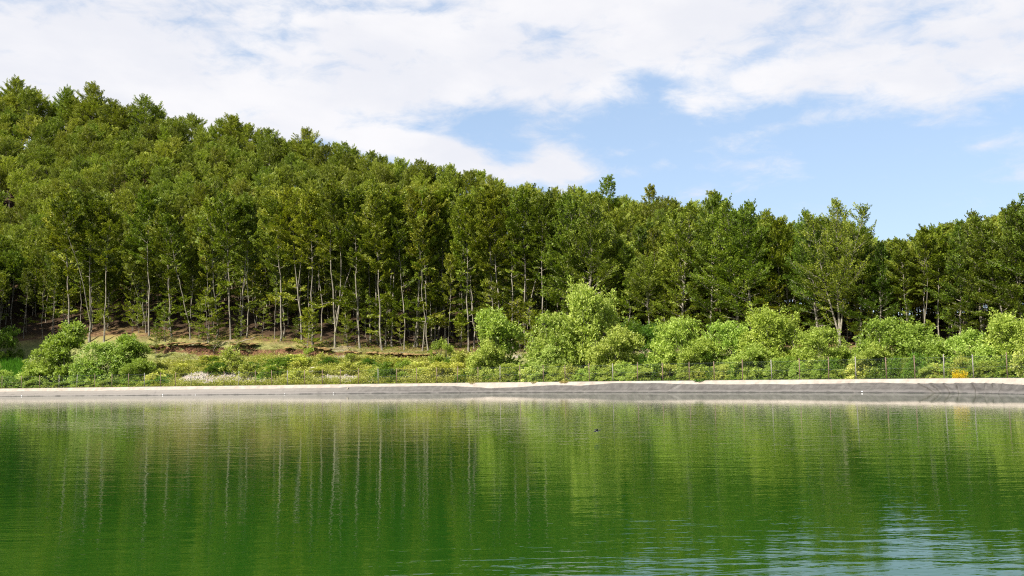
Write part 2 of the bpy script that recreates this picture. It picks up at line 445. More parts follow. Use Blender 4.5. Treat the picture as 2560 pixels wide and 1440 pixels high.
def veg_cover(x, y, t):
    """How far plants cover the bank: 1 thick, 0 bare rubble."""
    v = vnoise(x, y, 5.5, 21) * 0.65 + vnoise(x, y, 2.0, 22) * 0.35
    a = np.arctan2(x, y)
    bare = 0
    for p, w_, t0, t1, k in ((530, 75, 1.5, 9, .38), (650, 60, 1, 8, .28), (790, 60, 2, 9, .22), (880, 50, 1.5, 8, .24), (1010, 60, 1, 9, .28), (1180, 30, 1, 5, .2), (560, 80, 16, 18.5, .12), (800, 70, 16, 18.5, .12), (960, 60, 15, 18, .12)):
        bare = bare + 1.7 * k * np.exp(-((a - az_px(p)) / (w_ / FPX)) ** 2) * np.clip((t - t0) / 1.5, 0, 1) * np.clip((t1 - t) / 2, 0, 1)
    return np.clip((v - bare - 0.22) / 0.16, 0, 1)
veg = veg_cover(gx, gy, gt)
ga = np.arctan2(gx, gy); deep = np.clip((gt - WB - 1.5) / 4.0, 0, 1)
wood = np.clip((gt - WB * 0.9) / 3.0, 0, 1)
scarp = np.interp(ga, SC_az, SC_am) * np.exp(-((gt / WB - 0.875) / 0.03) ** 2)
def ground_mat():
    m, t, o = new_mat("ground_soil")
    tc = t.new('ShaderNodeTexCoord'); P = tc.outputs['Object']
    A = lambda nm: t.new('ShaderNodeAttribute', attribute_name=nm).outputs['Fac']
    n = t.noise(P, 3.0, 8, 0.7); nb = t.noise(P, 0.5, 4)
    rub = t.ramp(n, [(0.3, (0.22, 0.175, 0.14)), (0.52, (0.36, 0.31, 0.27)), (0.7, (0.48, 0.43, 0.38))])
    grs = t.ramp(t.noise(P, 1.3, 6, .7), [(0.3, (0.09, 0.12, 0.02)), (0.55, (0.20, 0.23, 0.045)), (0.75, (0.33, 0.30, 0.11))])
    lit = t.ramp(t.noise(P, 2.5, 7, .7), [(0.3, (0.05, 0.028, 0.014)), (0.5, (0.14, 0.08, 0.04)), (0.62, (0.24, 0.15, 0.08)), (0.75, (0.38, 0.29, 0.20))])
    lg = t.mix(t.sstep(t.noise(P, .35, 4), 0.45, 0.62), lit, (0.27, 0.205, 0.075))
    red = t.ramp(n, [(0.3, (0.025, 0.013, 0.009)), (0.5, (0.12, 0.06, 0.032)), (0.72, (0.36, 0.20, 0.12))])
    c = t.mix(t.m('MULTIPLY', A('veg'), 0.85), rub, grs)
    c = t.mix(A('wood'), c, lg)
    c = t.mix(A('deep'), c, t.ramp(n, [(0.3, (0.025, 0.016, 0.009)), (0.6, (0.065, 0.040, 0.022)), (0.8, (0.12, 0.08, 0.05))]))  # litter darkened inside the wood: forest shade painted into the floor colour
    c = t.mix(t.sstep(t.m('ADD', A('scarp'), t.m('MULTIPLY', t.m('SUBTRACT', nb, .5), 1.4)), .30, .65), c, red)
    hb = t.m('ADD', t.m('MULTIPLY', n, 0.25), t.m('MULTIPLY', t.noise(P, 14, 4, .7), 0.06))
    bsdf(t, o, c, 0.95, bump(t, hb, 0.5), 0.15)
    return m
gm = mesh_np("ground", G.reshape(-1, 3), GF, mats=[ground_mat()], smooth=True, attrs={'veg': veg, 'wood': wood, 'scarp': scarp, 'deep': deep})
link("ground", gm, kind="structure", label="sloping bank of rubble, grass and leaf litter rising into the wooded hill")

# ------------------------------------------------------------------ pond: water, black liner, concrete kerb
pw = at_s(np.arange(0, LEN, 2.0)) + nor_s(np.arange(0, LEN, 2.0)) * -0.9
Wv = np.column_stack([pw, np.zeros(len(pw))]); Wv = np.vstack([[[PC[0], PC[1], 0]], Wv]); nW = len(pw)
WF = np.array([[0, 1 + (k + 1) % nW, 1 + k] for k in range(nW)])
def water_mat():
    m, t, o = new_mat("green_water")
    tc = t.new('ShaderNodeTexCoord'); P = tc.outputs['Object']
    def lay(sx_, sy_, rot, sc, det, rough=.5, dist=0.):
        mp = t.new('ShaderNodeMapping'); mp.inputs['Scale'].default_value = (sx_, sy_, 1); mp.inputs['Rotation'].default_value = (0, 0, rot)
        t.l.new(P, mp.inputs[0]); return t.noise(mp.outputs[0], sc, det, rough, dist)
    h1 = lay(0.38, 1.0, 0.06, 1.1, 2, .5, .3)         # metre-long swell
    h2 = lay(0.34, 1.0, -0.07, 4.2, 3, .55, .4)        # ripples
    h3 = lay(0.40, 1.0, 0.12, 14.0, 2, .5)
    calm = t.sstep(lay(1, .6, 0, 0.035, 3), 0.36, 0.62, 0.55, 1.25)   # cat's paws and calmer water
    h = t.m('ADD', t.m('ADD', t.m('MULTIPLY', h1, 0.0085), t.m('MULTIPLY', h2, 0.0043)), t.m('MULTIPLY', h3, 0.0007))
    h = t.m('MULTIPLY', h, calm)
    px_s = t.new('ShaderNodeSeparateXYZ'); t.l.new(P, px_s.inputs[0])          # the wind drops towards the sheltered far right shore
    lee = t.sstep(t.m('ADD', t.m('MULTIPLY', px_s.outputs[0], 0.9), px_s.outputs[1]), 35., 95., 1.0, 0.20)
    lee = t.m('MULTIPLY', lee, t.sstep(px_s.outputs[1], 10., 60., 1.65, 1.0))
    h = t.m('MULTIPLY', h, lee)
    b = bsdf(t, o, (0.013, 0.060, 0.005), 0.012, bump(t, h, 1.0), 0.5, 1.33)
    return m
water = link("water", mesh_np("water", Wv, F3=WF, mats=[water_mat()]), kind="structure", label="green rippled pond water mirroring the wooded hill and sky")

def sweep(name, s0, s1, ds, prof_fn, mat, uv=True):
    """prof_fn(s array, pts array) -> list of (t, z) arrays across."""
    ss = np.arange(s0, s1 + ds * .5, ds); closed = False
    p = at_s(ss); n = nor_s(ss)
    rows = prof_fn(ss, p)
    V = np.stack([np.column_stack([p + n * np.asarray(t)[:, None], z]) for t, z in rows], 0)
    R_, C_ = V.shape[:2]
    i, j = np.meshgrid(np.arange(R_ - 1), np.arange(C_ - 1), indexing='ij')
    F = np.stack([i * C_ + j, (i + 1) * C_ + j, (i + 1) * C_ + j + 1, i * C_ + j + 1], -1).reshape(-1, 4)
    at = {'along': np.tile(ss, R_), 'across': np.repeat(np.linspace(0, 1, R_), C_)}
    return mesh_np(name, V.reshape(-1, 3), F, mats=[mat], smooth=True, attrs=at)

def kerb_mat():
    m, t, o = new_mat("pale_concrete")
    tc = t.new('ShaderNodeTexCoord'); P = tc.outputs['Object']
    al = t.new('ShaderNodeAttribute', attribute_name='along').outputs['Fac']; ac = t.new('ShaderNodeAttribute', attribute_name='across').outputs['Fac']
    n = t.noise(P, 1.2, 7, .65); n2 = t.noise(P, 9, 5, .7)
    c = t.ramp(n, [(0.3, (0.27, 0.235, 0.205)), (0.5, (0.36, 0.315, 0.28)), (0.7, (0.43, 0.385, 0.345))])
    c = t.mix(t.sstep(n2, .6, .75, 0, .5), c, (0.36, 0.30, 0.24))
    j = t.m('ABSOLUTE', t.m('SUBTRACT', t.m('FRACT', t.m('DIVIDE', al, 5.2)), 0.5))
    c = t.mix(t.sstep(j, 0.004, 0.0, 0, .55), c, (0.25, 0.21, 0.17))
    bsdf(t, o, c, 0.9, bump(t, n2, 0.02), 0.2)
    return m
def kerb_prof(ss, p):
    k = (vnoise(p[:, 0], p[:, 1], 6, 31) - .5) * .05
    o = np.ones(len(ss))
    return [(-1.15 * o, 0.35 * o), (-0.42 * o + k, 1.13 * o + k), (-0.36 * o + k, 1.18 * o + k * .6), (-0.05 * o, 1.20 * o + k * .6), (0.22 * o, 1.20 * o + k * .6), (0.26 * o, 1.0 * o)]
link("kerb", sweep("kerb", 0, LEN, 0.6, kerb_prof, kerb_mat()), kind="structure", label="pale concrete kerb running round the pond above the black liner")

edge_px = [0, 300, 600, 850, 900, 1000, 1090, 1180, 1240, 1340, 1400, 1460, 1550, 1650, 1750, 1900, 2100, 2210, 2300, 2450, 2560]
edge_z = [.72, .72, .74, .76, .88, .80, .86, .70, .48, .68, .84, .76, 1.0, .94, .80, .76, .76, .86, .76, .78, .72]
edge_a = np.array([az_px(p) for p in edge_px])
def liner_mat():
    m, t, o = new_mat("black_liner")
    tc = t.new('ShaderNodeTexCoord'); P = tc.outputs['Object']
    al = t.new('ShaderNodeAttribute', attribute_name='along').outputs['Fac']; ac = t.new('ShaderNodeAttribute', attribute_name='across').outputs['Fac']
    n = t.noise(P, 1.6, 6, .65)
    st = t.new('ShaderNodeCombineXYZ'); t.l.new(t.m('MULTIPLY', al, 0.25), st.inputs[0]); t.l.new(t.m('MULTIPLY', ac, 9), st.inputs[1])
    ns = t.noise(st.outputs[0], 1.4, 6, .7)
    c = t.ramp(n, [(0.3, (0.055, 0.050, 0.047)), (0.55, (0.095, 0.088, 0.083)), (0.75, (0.145, 0.135, 0.127))])
    c = t.mix(t.sstep(ns, .5, .72, 0, .55), c, (0.15, 0.14, 0.135))
    zz = t.new('ShaderNodeSeparateXYZ'); t.l.new(P, zz.inputs[0])
    sm = t.m('ABSOLUTE', t.m('SUBTRACT', t.m('FRACT', t.m('ADD', t.m('DIVIDE', al, 2.75), t.m('MULTIPLY', ac, -0.22))), 0.5))
    c = t.mix(t.sstep(sm, 0.022, 0.008, 0, .5), c, (0.05, 0.045, 0.042))
    dusty = t.sstep(t.m('ADD', zz.outputs[0], t.m('MULTIPLY', t.noise(P, .12, 3), 14)), 0., -34., 0, .75)
    c = t.mix(dusty, c, (0.23, 0.21, 0.195))                                    # the left stretch is paler with dried dust
    wob_ = t.m('ADD', zz.outputs[2], t.m('MULTIPLY', t.m('SUBTRACT', t.noise(P, .45, 6, .7), .5), .40))
    c = t.mix(t.sstep(wob_, 0.34, 0.16, 0, .32), c, (0.24, 0.225, 0.22))         # bleached tide band
    c = t.mix(t.sstep(wob_, 0.09, 0.03, 0, .7), c, (0.022, 0.021, 0.020))       # wet line at the water
    c = t.mix(t.sstep(t.noise(P, .7, 5, .7), .55, .75, 0, .5), c, (0.05, 0.046, 0.042))
    bsdf(t, o, c, 0.6, bump(t, n, 0.02), 0.35)
    return m
NR = 26
def liner_prof(ss, p):
    a = np.arctan2(p[:, 0], p[:, 1])
    ze = np.interp(a, edge_a, edge_z) + (vnoise(p[:, 0], p[:, 1], 1.8, 41) - .5) * .12
    rows = []
    for k in range(NR):
        f = k / (NR - 1)
        z = -0.35 + (ze + 0.35) * f
        t = np.where(z > .35, -1.15 + (z - .35) / .78 * .73, -1.15 + (z - .35) * 1.6)
        up = 0.035 + 0.03 * (vnoise(ss, np.full(len(ss), k * .35), 1.3, 43) - .5)
        # slack folds on the right-hand stretch and sparse ones elsewhere
        fold = 0
        for pc, w_, sl in ((2375, 9, 1.5), (2398, 5, 1.2), (2352, 6, 2.0), (2425, 8, 1.0), (2500, 7, .8), (2520, 7, 1.1), (2545, 6, .9), (2475, 8, 1.2), (1690, 6, -1.2), (1160, 6, 1.5), (2150, 4, 1)):
            sc_ = on_shore(pc); fold = fold + np.exp(-((ss - sc_ + (f - .5) * sl * 1.6) / (w_ * .022)) ** 2) * (0.27 if pc > 2300 else .12) * (0.4 + 0.6 * np.sin(f * 3.1))
        rows.append((t - up - fold, z + up * .6 + fold * .5))
    return rows
sA, sB = on_shore(-55), on_shore(2610)
sA, sB = min(sA, sB), max(sA, sB)
link("pond_liner", sweep("pond_liner", sA, sB, 0.14, liner_prof, liner_mat()), kind="structure", label="grey black sheet liner sloping into the water with folds and seams")
LM = bpy.data.materials["black_liner"]
def liner_prof2(ss, p):
    o = np.ones(len(ss)); return [(-1.72 * o, -.02 * o), (-1.19 * o, .38 * o), (-.72 * o, .86 * o)]
link("pond_liner", sweep("pond_liner_rest", sB + .05, LEN + sA - .05, 1.0, liner_prof2, LM), kind="structure", label="grey black sheet liner on the near side of the pond")

# ------------------------------------------------------------------ fence
post_px = [5, 54, 100.5, 147, 191, 235, 279, 321, 360, 400, 438, 479, 519, 559, 598, 639, 680, 720, 762, 807, 851, 897, 944, 991, 1041, 1091, 1144, 1195, 1248,
           1300, 1356, 1412, 1471, 1530, 1592, 1657, 1721, 1787, 1855, 1926, 1998, 2069, 2140, 2213, 2285, 2360, 2435, 2516, 2598]
fence = link("wire_fence", None, label="long chain link fence on thin rusty posts behind the concrete kerb", category="fence")
ps = []
for p in [-46] + post_px:
    s_ = on_shore(p); ps.append(s_)
PP = [at_s(s_) + nor_s(s_) * 0.02 for s_ in ps]
posts = []
def box_geo(x0, x1, y0, y1, z0, z1):
    V = np.array([(x, y, z) for z in (z0, z1) for x, y in ((x0, y0), (x1, y0), (x1, y1), (x0, y1))], float)
    F = np.array([(0, 3, 2, 1), (4, 5, 6, 7), (0, 1, 5, 4), (1, 2, 6, 5), (2, 3, 7, 6), (3, 0, 4, 7)])
    return V, F
# angle-iron post: two flanges and a foot plate
Vp, Fp = join([box_geo(-.048, .048, -.006, .006, 0, 2.0), box_geo(-.048, -.036, .006, .07, 0, 2.0), box_geo(-.08, .08, -.05, .05, -.03, .012)])
pm = [mesh_np("fence_post", Vp, Fp, mats=[m_]) for m_ in (M_POST, M_POST2)]
for k, q in enumerate(PP):
    t_ = tan_s(ps[k])
    o = link("fence_post", pm[0 if random.random() < .6 else 1], fence)
    o.location = (q[0], q[1], 1.19); o.rotation_euler = (random.uniform(-.02, .02), random.uniform(-.025, .025), math.atan2(t_[1], t_[0]))
    o.scale = (1, 1, random.uniform(.97, 1.04))
# netting and wires of one bay, stretched to each bay
def ribbon(a, b, r):
    a = np.asarray(a, float); b = np.asarray(b, float); return tube_geo([a, b], [r, r], 3)
hz = 1.82; cell = 0.085; nb_ = int(1 / (cell / 2.7)); parts_n = []
L0 = 2.7
x = -hz
while x < L0:
    for sg in (1, -1):
        xa, xb = (x, x + hz) if sg > 0 else (x + hz, x)
        za, zb = 0.02, hz
        # clip to 0..L0
        def zc(xx): return za + (xx - xa) / (xb - xa) * (zb - za)
        lo, hi = max(0, min(xa, xb)), min(L0, max(xa, xb))
        if hi - lo > 0.02: parts_n.append(ribbon((lo, 0, zc(lo)), (hi, 0, zc(hi)), 0.0010))
    x += cell * 1.4142
Vn, Fn = join(parts_n)
net_me = mesh_np("wire_netting", Vn, Fn, mats=[M_WIRE])
wire_me = []
for z_ in (0.05, 0.93, 1.80):
    xs = np.linspace(0, L0, 7); v, f = tube_geo(np.column_stack([xs, xs * 0 - .01, z_ - .02 * np.sin(xs / L0 * math.pi)]), np.full(7, .005), 4)
    wire_me.append(mesh_np("tension_wire", v, f, mats=[M_WIRE]))
for k in range(len(PP) - 1):
    a, b = PP[k], PP[k + 1]; d = b - a; L = np.linalg.norm(d); an = math.atan2(d[1], d[0])
    for nm, me in [("wire_netting", net_me)] + [("tension_wire", m_) for m_ in wire_me]:
        o = link(nm, me, fence); o.location = (a[0], a[1], 1.2); o.rotation_euler = (0, 0, an); o.scale = (L / L0, 1, 1)

# ------------------------------------------------------------------ trees
UP = np.array([0, 0, 1.0])
def branch_curve(p, d, L, n, lift, rg, wob=.10):
    P = [p]; q = p.copy(); d = d / np.linalg.norm(d)
    for k in range(n):
        q = q + d * L / n; P.append(q.copy())
        d = d + UP * lift / n + rg.normal(0, wob, 3); d /= np.linalg.norm(d)
    return np.array(P), d

class TreeB:
    def __init__(s, seed): s.g = np.random.default_rng(seed); s.w = []; s.t = []; s.LP = []; s.LD = []; s.LN = []; s.LL = []
    def wood(s, P, R, seg=5): s.w.append(tube_geo(P, R, seg))
    def twig(s, P, R): s.t.append(tube_geo(P, R, 3))
    def spray(s, p, d, L, nl, size, flat=0.35, wfac=.38, planen=None, tilt=.42):
        """a leafy twig: leaves set in a flat fan round a short shoot"""
        g = s.g; d = nrmz(d)
        n0 = planen if planen is not None else UP
        n0 = nrmz(n0 - d * np.dot(n0, d) + g.normal(0, tilt, 3)); side = np.cross(d, n0)
        u = g.random(nl) ** .8; sgn = np.where(g.random(nl) < .5, -1, 1); v = g.random(nl) * sgn * wfac * L * (1.05 - u) ** .6
        pos = p + d * (u * L)[:, None] + side * v[:, None] + n0 * g.normal(0, .05 * L, nl)[:, None] - UP * (0.10 * L * u ** 2)[:, None]
        dd = d * 0.75 + side * (sgn * .8)[:, None] + g.normal(0, .30, (nl, 3))
        nn = n0 + g.normal(0, flat, (nl, 3))
        s.LP.append(pos); s.LD.append(dd); s.LN.append(nn); s.LL.append(size * g.uniform(.7, 1.3, nl))
    def build(s, wood_name, leafm, lw=.62):
        P = np.concatenate(s.LP); D = np.concatenate(s.LD); N = np.concatenate(s.LN); L = np.concatenate(s.LL)
        V, F = leaves_geo(P, D, N, L, L * lw)
        lf = np.repeat(s.g.random(len(P)), 4)
        mi = np.zeros(len(F), int)
        if s.t:
            tv, tf = join(s.t); F = np.concatenate([F, tf + len(V)]); V = np.concatenate([V, tv]); lf = np.concatenate([lf, np.zeros(len(tv))]); mi = np.concatenate([mi, np.ones(len(tf), int)])
        cm = mesh_np("crown", V, F, mats=[leafm, M_BARK], attrs={'lf': lf}, mat_idx=mi)
        wv, wf = join(s.w)
        tm = mesh_np("trunk", wv, wf, mats=[M_BARK], smooth=True)
        return tm, cm

def beech(seed, H=20., clear=.42, rad=3.2, nprim=26, leafs=32000, size=.19, r0=.125, low=3, fork=0, leafm=None, up=1.0, openc=0, wob=.20, topf=1.0, dome=0):
    T = TreeB(seed); g = T.g
    n = 16; hs = np.linspace(0, 1, n + 1)
    wx = np.cumsum(g.normal(0, wob * H / 20 / 3.2, n + 1)); wy = np.cumsum(g.normal(0, wob * H / 20 / 3.2, n + 1)); wx -= wx[0]; wy -= wy[0]
    TP = np.column_stack([wx, wy, hs * H * .96]); TR = r0 * (1 - .86 * hs) ; TR[0] *= 1.5; TR[1] *= 1.05
    T.wood(TP, TR, 7)
    stems = [(TP, TR, 0.0)]
    for k in range(fork):
        h0 = g.uniform(.02, .15) if fork > 1 or g.random() < .5 else g.uniform(.28, .5)
        b = np.array([np.interp(h0, hs, TP[:, c]) for c in range(3)]); aa = g.uniform(0, 6.28)
        P, _ = branch_curve(b, np.array([math.cos(aa) * .22, math.sin(aa) * .22, 1]), H * (.93 - h0) * g.uniform(.85, 1), 12, .25, g, .045)
        R = np.interp(h0, hs, TR) * .75 * (1 - .85 * np.linspace(0, 1, 13)); T.wood(P, R, 6); stems.append((P, R, h0))
    prim = []
    for si, (SPt, SR, h0) in enumerate(stems):
        k = nprim if si == 0 else int(nprim * .6)
        zb = SPt[:, 2] / H
        for i in range(k):
            f = (i + g.random()) / k
            hh = clear + (0.985 - clear) * f ** .85
            if hh < zb[0] + .1: continue
            prim.append((si, hh, i * 2.4 + g.uniform(-.5, .5), f))
        if si == 0:
            for i in range(low): prim.append((si, g.uniform(.12, clear), g.uniform(0, 6.28), -1))
    tot = 0; jobs = []
    for si, hh, aa, f in prim:
        SPt, SR, h0 = stems[si]; z = hh * H; zb = SPt[:, 2]
        b = np.array([np.interp(z, zb, SPt[:, c]) for c in range(3)]); rb = float(np.interp(z, zb, SR))
        if f < 0: L = g.uniform(1.3, 3.0) * H / 20; e = g.uniform(0., .45)
        else:
            shape = ((.55 + .45 * min(1, f / .25)) if f < .62 else (.42 + .58 * math.cos((f - .62) / .38 * math.pi / 2))) if not openc else (1.02 - .84 * f ** 1.4) * (.6 + .4 * min(1, f / .15))
            if dome: shape = (.65 + .35 * min(1, f / .3)) if f < .35 else (.22 + .78 * math.cos((f - .35) / .65 * math.pi / 2))
            L = rad * shape * g.uniform(.75, 1.2) * (1 if si == 0 else .8); e = (.28 + .92 * f ** 1.1) * up
            if f > .9: L *= .8; e = g.uniform(.9, 1.35)
        d = np.array([math.cos(aa) * math.cos(e), math.sin(aa) * math.cos(e), math.sin(e)])
        P, _ = branch_curve(b, d, L, 5, .35 if f >= 0 else .15, g, .09)
        R = min(rb * .55, .02 + .018 * L) * (1 - .85 * np.linspace(0, 1, 6)); T.wood(P, R, 4)
        nsec = max(3, int(L * 2.4)); 
        for q in range(nsec + 1):
            u = .22 + .78 * (q + g.random() * .6) / (nsec + .3); u = min(u, 1)
            pos = np.array([np.interp(u * 5, np.arange(6), P[:, c]) for c in range(3)])
            dm = nrmz(P[min(5, int(u * 5) + 1)] - P[min(4, int(u * 5))])
            sd = nrmz(np.cross(dm, UP) + 1e-6)
            sg = 1 if q % 2 else -1
            ang = g.uniform(.5, 1.0) if q < nsec else 0
            d2 = dm * math.cos(ang) + sd * sg * math.sin(ang) + UP * g.uniform(-.05, .30) * (0.6 + 1.2 * max(f, 0))
            L2 = (0.50 * L * (1.1 - u * .6) * g.uniform(.6, 1.1) + .45) * (0.85 if f >= 0 else .8)
            L2 = min(L2, 1.9)
            jobs.append((pos, d2, L2, f)); tot += L2
    # feathery leader shoots at the top
    for i in range(int(6 * topf)):
        SPt = stems[i % len(stems)][0]; z = g.uniform(.86, .97); b = SPt[0] + 0
        b = np.array([np.interp(z * SPt[-1][2], SPt[:, 2], SPt[:, c]) for c in range(3)]) + np.array([*g.normal(0, .24 * rad, 2), g.uniform(-.9, .1)])
        jobs.append((b, np.array([*g.normal(0, .28, 2), 1.0]), g.uniform(1.2, 2.3) * H / 20, 2)); tot += 1.7
    for pos, d2, L2, f in jobs:
        nl = max(8, int(leafs * L2 / tot * (1.0 if f != 2 else .55)))
        pn = None
        if f == 2: pn = g.normal(0, 1, 3)
        P, dl = branch_curve(pos, d2, L2, 3, .15, g, .10)
        T.twig(P, np.array([.018, .012, .008, .004]) * (1 + L2 * .4))
        for k in range(3):
            seg_d = P[k + 1] - P[k]
            T.spray(P[k], seg_d, L2 * .58, nl // 3 + 1, size, .34 if H > 10 else .24, .62 if f != 2 else .25, pn, .42 if H > 10 else .22)
    return T.build("trunk", leafm or M_BEECH)

PROTO = {}
def P_(key, **kw): PROTO[key] = beech(**kw)
# forest-edge beeches with long bare stems
P_('t0', seed=1, H=20, clear=.50, rad=3.1, fork=0, low=3)
P_('t1', seed=2, H=20, clear=.54, rad=3.0, fork=1, low=3)
P_('t2', seed=3, H=20, clear=.48, rad=3.3, fork=0, low=5)
P_('t3', seed=4, H=20, clear=.53, rad=3.1, fork=1, low=3)
P_('t4', seed=5, H=20, clear=.44, rad=3.1, fork=0, low=3, wob=.35)
P_('t5', seed=6, H=20, clear=.58, rad=3.0, fork=2, low=3)
# slim poles
P_('s0', seed=11, H=16, clear=.50, rad=1.7, nprim=20, leafs=9000, size=.19, r0=.085, low=4, wob=.35)
P_('s1', seed=12, H=16, clear=.58, rad=1.5, nprim=16, leafs=7500, size=.19, r0=.075, low=3, wob=.45)
P_('s2', seed=13, H=16, clear=.45, rad=1.8, nprim=22, leafs=9500, size=.19, r0=.09, low=5, wob=.3)
# hillside crowns
for k_ in range(5):
    P_('h%d' % k_, seed=21 + k_, H=18, clear=.34, rad=4.3 + .3 * (k_ % 3), nprim=32, dome=1, leafs=27000, size=.215, r0=.16, low=0, fork=k_ % 2, leafm=M_HILL, up=1.0, topf=.8)
# broad open-grown beeches with visible limbs
P_('b0', seed=31, leafm=M_BROAD, H=22, clear=.24, rad=5.6, nprim=46, leafs=36000, size=.22, r0=.24, low=3, fork=2, openc=1, up=.95)
P_('b1', seed=32, leafm=M_BROAD, H=20, clear=.20, rad=4.8, nprim=46, leafs=33000, size=.21, r0=.22, low=4, fork=1, openc=1, up=.9)
P_('b2', seed=33, leafm=M_BROAD, H=18, clear=.15, rad=4.0, nprim=42, leafs=27000, size=.21, r0=.18, low=3, fork=1, openc=1, up=.85)
# young layered beeches
P_('y0', seed=41, H=7, clear=.12, rad=1.9, nprim=17, leafs=3000, size=.19, r0=.06, low=0, openc=1, up=.35, wob=.8, topf=.3)
P_('y1', seed=42, H=7, clear=.18, rad=1.6, nprim=13, leafs=2200, size=.19, r0=.05, low=0, openc=1, up=.30, wob=.9, topf=.3)
P_('y2', seed=43, H=7, clear=.10, rad=2.3, nprim=20, leafs=3600, size=.19, r0=.06, low=0, openc=1, up=.4, wob=.7, topf=.3)
PH = {'t': 20, 's': 16, 'h': 18, 'y': 7, 'b0': 22 * .98, 'b1': 20, 'b2': 18}
PH = {}
for _k, (_t, _c) in PROTO.items():
    _v = np.empty(len(_c.vertices) * 3, np.float32); _c.vertices.foreach_get('co', _v); PH[_k] = float(np.percentile(_v[2::3], 99.9))
print(PH)
def p_height(k): return PH[k]
LMK = [(60, "at the far left margin"), (170, "above the shaded bush at far left"), (300, "above the left-hand willows"), (420, "above the left end of the earth edge"), (540, "above the dark hollow"), (660, "above the left part of the ledge"),
       (760, "above the grassy ledge"), (860, "above the large white boulder"), (960, "above the middle of the rubble bank"), (1060, "above the small dark green bush"), (1150, "above the two silvery saplings"), (1300, "above the upright grey-green willow"),
       (1420, "above the gap left of the biggest willow"), (1560, "above the biggest willow"), (1660, "above the bright green thicket"), (1780, "above the round willow"), (1900, "above the flat topped willow"), (2010, "above the tall round willow"),
       (2150, "above the dip in the right-hand willow row"), (2300, "above the twin-domed willow"), (2420, "above the yellow flowers"), (9999, "above the last tall willow at right")]
LMB = [(100, "near the left edge"), (230, "below the pointed pale willow"), (400, "beside the wide rounded willow at left"), (560, "near the left rubble mound"), (700, "left of the large white boulder"), (850, "around the large white boulder"),
       (960, "left of the small dark green bush"), (1100, "right of the small dark green bush"), (1215, "by the two pale stones"), (1310, "below the upright grey-green willow"), (1440, "at the left shoulder of the biggest willow"), (1560, "in front of the biggest willow"),
       (1660, "below the bright green gap"), (1760, "below the round willow"), (1870, "below the flat topped willow"), (1990, "below the tall round willow"), (2110, "below the sloping willow"), (2180, "in the dip of the row"), (2290, "below the twin-domed willow"),
       (2390, "left of the yellow flowers"), (2480, "right of the yellow flowers"), (9999, "below the last tall willow")]
def lmk(p, tab=None):
    return next(w_ for q, w_ in (tab or LMK) if p < q)
KT = {'w': "grey-green", 'g': "dark green", 'p': "yellow-green"}
TREES = []
def place_tree(key, x, y, z, H, rot=None, lean=(0, 0), name="beech_tree", label=None, group=None, cat="tree", thick=None):
    root = link(name, None)
    sc = H / p_height(key)
    root.location = (x, y, z - .15)
    root.rotation_euler = (lean[1], lean[0], rot if rot is not None else random.uniform(0, 6.28))
    # lean is in world axes: turn first, then tilt
    root.rotation_mode = 'XYZ'
    Rz = Matrix.Rotation(rot if rot is not None else random.uniform(0, 6.28), 3, 'Z'); Tl = Matrix.Rotation(lean[0], 3, 'Y') @ Matrix.Rotation(lean[1], 3, 'X')
    root.rotation_euler = (Tl @ Rz).to_euler()
    wv = random.uniform(.85, 1.18) if key[0] == 'h' else random.uniform(.92, 1.08)
    root.scale = (sc * wv, sc * wv, sc)
    tm, cm = PROTO[key]
    root["label"] = label or "beech tree"; root["category"] = cat
    if group: root["group"] = group
    link("trunk", tm, root); link("crown", cm, root)
    TREES.append(root)
    return root

def height_for(px_top, py_top, x, y, z):
    """Tree height so that its tip reaches a height in the photograph."""
    d = ray(px_top, py_top); k = math.hypot(x, y) / math.hypot(d[0], d[1]); return CAM_Z + d[2] * k - z

